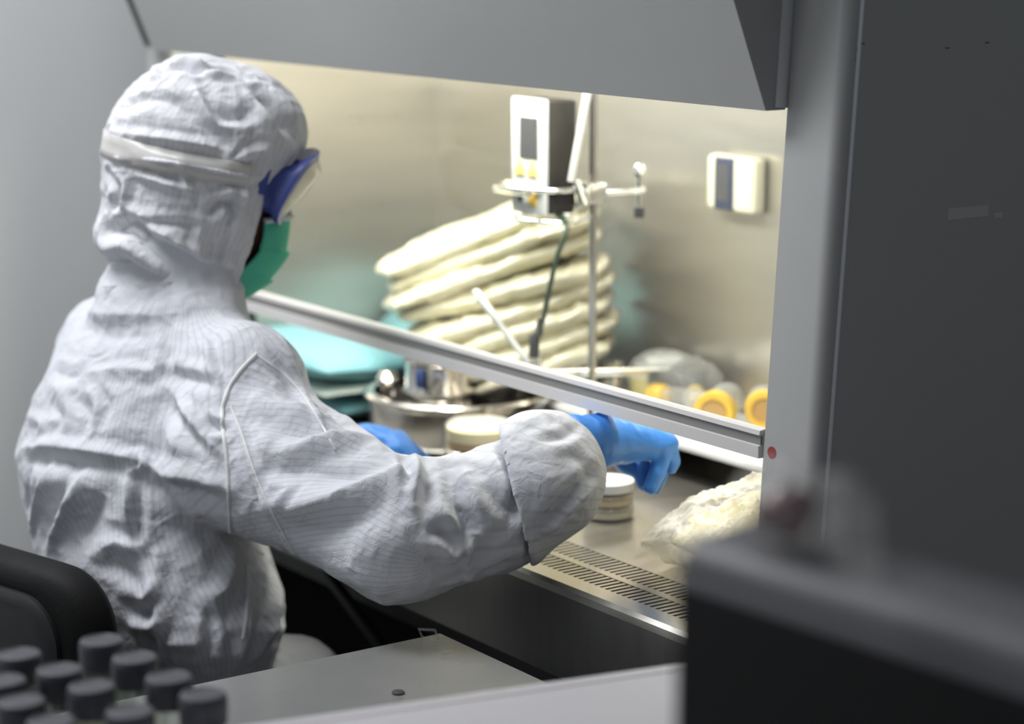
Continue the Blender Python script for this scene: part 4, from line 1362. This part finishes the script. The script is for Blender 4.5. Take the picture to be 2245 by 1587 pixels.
b = BM(); tube(b, [np.array(vs_[i]) + HU * 0.002 for i in range(nu + 1)], 0.0042, 8); finish('mask_edge', b, M['maskw'], mask, 60)

# goggles
def loop(f, hu, hr, cu, pinch, n=48, sag=0.0):
    out = []
    for k in range(n):
        a = 2 * PI * k / n
        c, s = math.cos(a), math.sin(a)
        e = 0.55
        r = hr * math.copysign(abs(c) ** e, c); u = cu + hu * math.copysign(abs(s) ** e, s)
        if s < 0: u += pinch * math.exp(-(r / 0.02) ** 2)
        out.append(hd_pt(f - sag * (r / 0.08) ** 2 + (0.012 * (u - cu) / hu if sag else 0), u, r))
    return out


loops = [loop(0.080, 0.046, 0.078, -0.006, 0.02, sag=0.030), loop(0.098, 0.044, 0.078, -0.006, 0.018, sag=0.026), loop(0.112, 0.038, 0.074, -0.005, 0.014, sag=0.022), loop(0.124, 0.042, 0.077, -0.003, 0.012, sag=0.018), loop(0.131, 0.050, 0.084, -0.003, 0.010, sag=0.016), loop(0.138, 0.052, 0.085, -0.003, 0.010, sag=0.016), loop(0.139, 0.043, 0.077, -0.003, 0.008, sag=0.016), loop(0.128, 0.040, 0.073, -0.003, 0.008, sag=0.016), loop(0.090, 0.036, 0.070, -0.005, 0.012, sag=0.024)]
b = BM(); rings = [[b.verts.new(p) for p in L] for L in loops]
for a, c in zip(rings, rings[1:] + rings[:1]):
    for k in range(48): b.faces.new((a[k], a[(k + 1) % 48], c[(k + 1) % 48], c[k]))
gog = finish('goggles', b, M['goggle'], person, 50)
b = BM()
L0 = loop(0.1375, 0.044, 0.078, -0.003, 0.008, sag=0.016); L1 = loop(0.146, 0.030, 0.055, -0.003, 0.004, sag=0.016)
r0 = [b.verts.new(p) for p in L0]; r1 = [b.verts.new(p) for p in L1]; cv = b.verts.new(hd_pt(0.150, -0.003, 0))
for k in range(48):
    b.faces.new((r0[k], r0[(k + 1) % 48], r1[(k + 1) % 48], r1[k])); b.faces.new((r1[k], r1[(k + 1) % 48], cv))
finish('lens', b, M['lens'], gog, 60)
for rr in (0.079, -0.079):
    b = BM()
    for (f0, f1, u0, u1) in ((0.064, 0.100, -0.016, 0.016),):
        q0, q1 = hd_pt(f0 - 0.012, (u0 + u1) / 2, rr * 1.03), hd_pt(f1 - 0.01, (u0 + u1) / 2, rr)
        for k in range(1):
            vv = [b.verts.new(q + HU * du + HR * dr) for q in (q0, q1) for du in (-0.017, 0.017) for dr in (-0.004, 0.004)]
            bmesh.ops.convex_hull(b, input=vv)
    finish('strap_lug', b, M['goggle'], gog, 30)
# strap round the hood, laid on the cloth
b = BM(); prev = None
for k in range(61):
    a = math.radians(56 + (360 - 112) * k / 60)
    dirv = HF * math.cos(a) + HR * math.sin(a)
    uc = -0.002 + 0.010 * math.cos(a)
    row = []
    for du in (-0.0155, -0.005, 0.005, 0.0155):
        org = HC + HU * (uc + du) + dirv * 0.25
        hit = treeh.ray_cast(Vector(org), Vector(-dirv))
        p = np.array(hit[0]) if hit[0] is not None else org - dirv * 0.14
        if np.linalg.norm(p - HC) > 0.16 or np.linalg.norm(p - HC) < 0.09: p = HC + HU * (uc + du) + dirv * 0.12
        row.append(p + dirv * 0.0022)
    row = [b.verts.new(p) for p in row]
    if prev:
        for q in range(3): b.faces.new((prev[q], prev[q + 1], row[q + 1], row[q]))
    prev = row
st_ = finish('goggle_strap', b, M['strap'], gog, 180)
sd = st_.modifiers.new('thickness', 'SOLIDIFY'); sd.thickness = 0.0012

# gloves
for side, W0, lo, hi in (('R', RH0, RH0 - 0.14, RH0 + 0.20), ('L', LH0, LH0 - 0.14, LH0 + 0.20)):
    Vg, Qg = surface_net(lambda P: hand_d(P, W0, side), lo, hi, 0.0030)
    Vg = relax(Vg, Qg, 2)
    Ng = vert_normals(Vg, Qg)
    Vg = Vg + Ng * (0.0012 * ridged(Vg * 38, 40, 2) + 0.0016 * ridged(Vg * np.array([30, 55, 30]), 44, 2))[:, None]
    cloth('glove', Vg, Qg, M['glove'])
# shoes
for a in ANK:
    Vg, Qg = surface_net(lambda P: smin(cap_d(P, a - [0, 0.01, 0.05], a + [0.008, 0.155, -0.072], 0.045, 0.036), np.maximum(np.abs(P[:, 2] - 0.012) - 0.011, cap_d(P * [1, 1, 0] , (a - [0, 0.01, 0]) * [1, 1, 0], (a + [0.008, 0.165, 0]) * [1, 1, 0], 0.045, 0.042)), 0.012), a - [0.09, 0.10, 0.112], a + [0.09, 0.24, 0.05], 0.006)
    cloth('shoe', Vg, Qg, M['whitep'])

# ------------------------------------------------------------------ office chair behind the person
ch = empty('office_chair', (-0.78, -0.42, 0.0), 'black office chair the suited person sits on', 'chair', None, (0, 0, math.radians(14)))


def rrect(hw, z0, z1, r, n=10):
    out = []
    for (cx, cz, a0) in ((hw - r, z1 - r, 0), (-hw + r, z1 - r, PI / 2), (-hw + r, z0 + r, PI), (hw - r, z0 + r, 1.5 * PI)):
        for k in range(n + 1):
            a = a0 + PI / 2 * k / n
            out.append((cx + r * math.cos(a), cz + r * math.sin(a)))
    return out


def slab(b, outline, layers):
    rings = []
    cx = sum(p[0] for p in outline) / len(outline); cz = sum(p[1] for p in outline) / len(outline)
    for y, k in layers:
        rings.append([b.verts.new((cx + (p[0] - cx) * k, y + 0.25 * (p[0]) ** 2, cz + (p[1] - cz) * k)) for p in outline])
    for a, c in zip(rings, rings[1:]):
        n = len(a)
        for i in range(n): b.faces.new((a[i], a[(i + 1) % n], c[(i + 1) % n], c[i]))
    b.faces.new(rings[0]); b.faces.new(rings[-1])


b = BM(); slab(b, rrect(0.235, 0.50, 0.822, 0.075), [(-0.235, 0.88), (-0.228, 0.955), (-0.215, 0.99), (-0.200, 1.0), (-0.185, 0.99), (-0.172, 0.95), (-0.166, 0.86)])
finish('backrest', b, M['matteblack'], ch, 40, True)
b = BM(); slab(b, rrect(0.20, 0.54, 0.792, 0.06), [(-0.244, 0.94), (-0.238, 1.0), (-0.228, 1.0)]); finish('back_shell', b, M['black'], ch, 40, True)
b = BM(); box(b, -0.235, 0.235, -0.20, 0.22, 0.385, 0.452, 0.03, 4); finish('seat', b, M['matteblack'], ch, 40, True)
b = BM(); tube(b, [(0, -0.225, 0.66), (0, -0.24, 0.45), (0, -0.18, 0.385), (0, -0.02, 0.375)], 0.018, 12); finish('back_support', b, M['black'], ch, 60, True)
b = BM(); lathe(b, [(0.0, 0.09), (0.028, 0.09), (0.028, 0.24), (0.018, 0.245), (0.018, 0.385), (0, 0.385)], (0, 0, 0), 24); finish('gas_column', b, M['chrome'], ch, 40, True)
for k in range(5):
    a = 2 * PI * k / 5 + 0.3
    c, s_ = math.cos(a), math.sin(a)
    b = BM(); tube(b, [(0.02 * c, 0.02 * s_, 0.105), (0.27 * c, 0.27 * s_, 0.07)], [0.022, 0.014], 10); ft = finish('base_leg', b, M['black'], ch, 60, True)
    b = BM(); lathe(b, [(0.0, -0.018), (0.026, -0.018), (0.027, 0.0), (0.026, 0.018), (0, 0.018)], (0.27 * c, 0.27 * s_, 0.0275), 20, 'y'); tube(b, [(0.27 * c, 0.27 * s_, 0.03), (0.27 * c, 0.27 * s_, 0.072)], 0.008, 8); finish('caster', b, M['black'], ft, 40, True)

# ------------------------------------------------------------------ steel side table in the foreground
ZTB = 0.740
tb = empty('steel_table', (0.45, -0.72, 0.0), 'stainless steel side table with a bright reflection in the front of the picture', 'table')
TX0, TX1, TY0, TY1 = -0.320, 1.55, -1.28, -0.205
b = BM(); box(b, TX0, TX1, TY0, TY1, ZTB - 0.004, ZTB, 0.0008); box(b, TX0 + 0.002, TX1 - 0.002, TY0 + 0.002, TY1 - 0.002, ZTB - 0.034, ZTB - 0.004); finish('tabletop', b, M['table'], tb, 30)
for (lx, ly) in ((TX0 + 0.06, TY0 + 0.06), (TX0 + 0.06, TY1 - 0.06), (TX1 - 0.06, TY0 + 0.06), (TX1 - 0.06, TY1 - 0.06)):
    b = BM(); box(b, lx - 0.018, lx + 0.018, ly - 0.018, ly + 0.018, 0.0, ZTB - 0.033, 0.003); finish('leg', b, M['table'], tb, 30)
b = BM(); box(b, TX0 + 0.06, TX1 - 0.06, TY0 + 0.06, TY1 - 0.06, 0.18, 0.20); finish('lower_shelf', b, M['table'], tb, 30)
p = dep(905, 1397, 2.62)
cl = empty('clear_clip', (-0.303, -0.228, ZTB), 'tiny clear plastic clip on the far edge of the steel table', 'clip')
b = BM(); tube(b, [(-0.316, -0.232, ZTB + 0.001), (-0.318, -0.236, ZTB + 0.011), (-0.305, -0.222, ZTB + 0.011), (-0.303, -0.219, ZTB + 0.001)], 0.0016, 8); finish('clip_body', b, M['clear'], cl, 60)
b = BM(); lathe(b, [(0.0, 0.0), (0.0065, 0.0), (0.0072, 0.0015), (0.006, 0.0028), (0, 0.0032)], (0, 0, 0), 20)
o = finish('small_stopper', b, M['gap'], None, 60); p = CAM + (dep(873, 1520, 1) - CAM) * ((ZTB - CAM[2]) / (dep(873, 1520, 1) - CAM)[2]); o.location = p
tag(o, 'tiny dark flat stopper lying on the steel table', 'stopper')

# ------------------------------------------------------------------ glass bottles in a grid
ZC = 0.916
spots = [(223, 1402, 'glass bottle at the left of the back row, before the chair'), (295, 1440, 'bottle second along the back row towards the steel table'), (370, 1483, 'bottle third along the back row, in front of the coverall hem'), (445, 1520, 'rightmost bottle of the group, beside the bare steel table'),
         (130, 1466, 'bottle in the middle row, nearest the chair'), (200, 1503, 'bottle in the centre of the middle row'), (285, 1558, 'bottle at the right of the middle row, cut by the bottom edge'),
         (40, 1432, 'upper left bottle standing clear against the black chair'), (5, 1490, 'leftmost bottle, cut by the left picture edge'), (45, 1535, 'lower left bottle in front of the leftmost one'), (112, 1580, 'lowest bottle, only its cap top showing at the bottom edge')]
proto = None
for k, (px, py, lab) in enumerate(spots):
    r = dep(px, py, 1) - CAM
    p = CAM + r * ((ZC - CAM[2]) / r[2])
    if proto is None:
        proto = empty('glass_bottle', (0, 0, 0), '', 'bottle', 'dark capped glass bottles in the foreground')
        H = ZC - ZTB
        b = BM(); lathe(b, [(0.0, 0.001), (0.026, 0.001), (0.028, 0.004), (0.028, H - 0.058), (0.026, H - 0.046), (0.0185, H - 0.032), (0.0165, H - 0.026), (0.0165, H - 0.008), (0.0, H - 0.007)], (0, 0, 0), 36); finish('bottle_glass', b, M['bottle'], proto, 60, True)
        b = BM(); lathe(b, [(0.0, 0.004), (0.0255, 0.004), (0.0262, 0.007), (0.0262, H - 0.075), (0.0, H - 0.074)], (0, 0, 0), 32); finish('liquid', b, M['liquid'], proto, 60, True)
        b = BM(); lathe(b, [(0.0170, H - 0.026), (0.0205, H - 0.026), (0.0208, H - 0.010), (0.0205, H - 0.003), (0.0190, H - 0.0005), (0.0170, H), (0.0155, H - 0.0012), (0, H - 0.0012)], (0, 0, 0), 40); finish('cap', b, M['cap'], proto, 30, True)
        o = proto
    else:
        o = copy_tree(proto)
    o.location = (p[0], p[1], ZTB + 0.0005)
    o['label'] = 'dark capped ' + lab
    if k in (3, 6):
        for c in [c for c in bpy.data.objects if c.parent == o and c.name.startswith('liquid')]:
            c.data = c.data.copy(); c.data.materials.clear(); c.data.materials.append(M['liquidr'])

# ------------------------------------------------------------------ white case and black instrument
wc = empty('white_case', (0.62, -0.62, ZTB), 'pale grey white equipment case between steel table and black instrument', 'case', None, (0, 0, 0))
zc = 0.885
def onz(x, y, z):
    r = dep(x, y, 1) - CAM
    return CAM + r * ((z - CAM[2]) / r[2])
A, B = onz(1470, 1452, zc), onz(640, 1570, zc)
dirw = unit(A - B); nrm = np.array([dirw[1], -dirw[0], 0]);
if nrm[0] < 0: nrm = -nrm
c0 = A + dirw * 0.10; c1 = B - dirw * 0.25
b = BM()
q = [c0, c1, c1 + nrm * 0.42, c0 + nrm * 0.42]
lo_ = [b.verts.new((p[0], p[1], ZTB + 0.002)) for p in q]; hi_ = [b.verts.new((p[0], p[1], zc)) for p in q]
b.faces.new(lo_); b.faces.new(hi_)
for i in range(4): b.faces.new((lo_[i], lo_[(i + 1) % 4], hi_[(i + 1) % 4], hi_[i]))
bmesh.ops.recalc_face_normals(b, faces=b.faces)
bmesh.ops.bevel(b, geom=list(b.edges), offset=0.006, segments=3, affect='EDGES')
finish('case_body', b, M['boxw'], wc, 40)
b = BM(); s0, s1 = c0 + nrm * 0.022 - dirw * 0.02, c1 + nrm * 0.022 + dirw * 0.02
vv = [b.verts.new(tuple(p + np.array([0, 0, dz]))) for p in (s0, s1, s1 + nrm * 0.002, s0 + nrm * 0.002) for dz in (-0.001, 0.0006)]
bmesh.ops.convex_hull(b, input=vv); finish('lid_line', b, M['pinkl'], wc, 0)

zi = 1.205
ins = empty('black_instrument', (0.95, -0.62, ZTB), 'big blurred black boxy instrument with grey rounded top in the right foreground', 'instrument')
I0, I1 = onz(1478, 1198, zi), onz(2245, 1428, zi)
dx = unit(I1 - I0); ny = np.array([-dx[1], dx[0], 0])
I0 = I0 + dx * 0.003
b = BM()
prof = [(0.0, 0.0), (0.0, zi - 0.03 - ZTB), (0.005, zi - 0.010 - ZTB), (0.018, zi - ZTB), (0.065, zi + 0.002 - ZTB), (0.078, zi - 0.008 - ZTB), (0.082, zi - 0.03 - ZTB), (0.082, 0.0)]
def inst(b, prof, l0, l1):
    a = [b.verts.new(tuple(I0 + dx * l0 + ny * p[0] + np.array([0, 0, ZTB + 0.001 - zi + p[1]]))) for p in prof]
    c = [b.verts.new(tuple(I0 + dx * l1 + ny * p[0] + np.array([0, 0, ZTB + 0.001 - zi + p[1]]))) for p in prof]
    b.faces.new(a); b.faces.new(c[::-1])
    for i in range(len(a)): b.faces.new((a[i], c[i], c[(i + 1) % len(a)], a[(i + 1) % len(a)]))
inst(b, prof, 0.0, 0.62)
finish('instrument_body', b, M['boxb'], ins, 40)
b = BM()
inst(b, [(0.001, zi - 0.022 - ZTB), (0.006, zi - 0.009 - ZTB), (0.018, zi + 0.002 - ZTB), (0.065, zi + 0.004 - ZTB), (0.077, zi - 0.006 - ZTB), (0.04, zi - 0.02 - ZTB)], -0.002, 0.622)
finish('top_cover', b, M['boxt'], ins, 50)
# plastic pouch with a dark red patch on top of the instrument
PP = onz(1722, 1172, zi + 0.012); PF = onz(1862, 1268, zi + 0.012)
po = empty('plastic_pouch', tuple(PP), 'blurred clear pouch with a dark red patch on top of the black instrument', 'pouch')
V, Q = pillow(0.070, 0.042, 0.032, 91, 0.006, 26, 34, 0.1)
link('pouch_film', mesh_from('pouch_film', place(V, PP + np.array([0, 0, 0.018]), dx, unit(ny + np.array([0, 0, 0.9])), unit(np.array([0, 0, 1]) - ny * 0.9)), Q), M['clear'], po, 80)
V, Q = pillow(0.032, 0.030, 0.022, 92, 0.002, 16, 20, 0.1)
link('red_patch', mesh_from('red_patch', place(V, PP + np.array([0, 0, 0.014]), dx, unit(ny + np.array([0, 0, 0.9])), unit(np.array([0, 0, 1]) - ny * 0.9)), Q), M['liquidr'], po, 80)
fl = empty('clear_film_flap', tuple(PF), 'blurred upright clear film flap beside the pouch on the instrument', 'film')
V, Q = pillow(0.034, 0.058, 0.010, 93, 0.005, 22, 34, 0.3)
link('flap', mesh_from('flap', place(V, PF + np.array([0, 0, 0.027]), unit(dx + np.array([0, 0, -0.1])), unit(np.array([0, 0, 1]) - dx * 0.25), ny), Q), M['clear'], fl, 80)
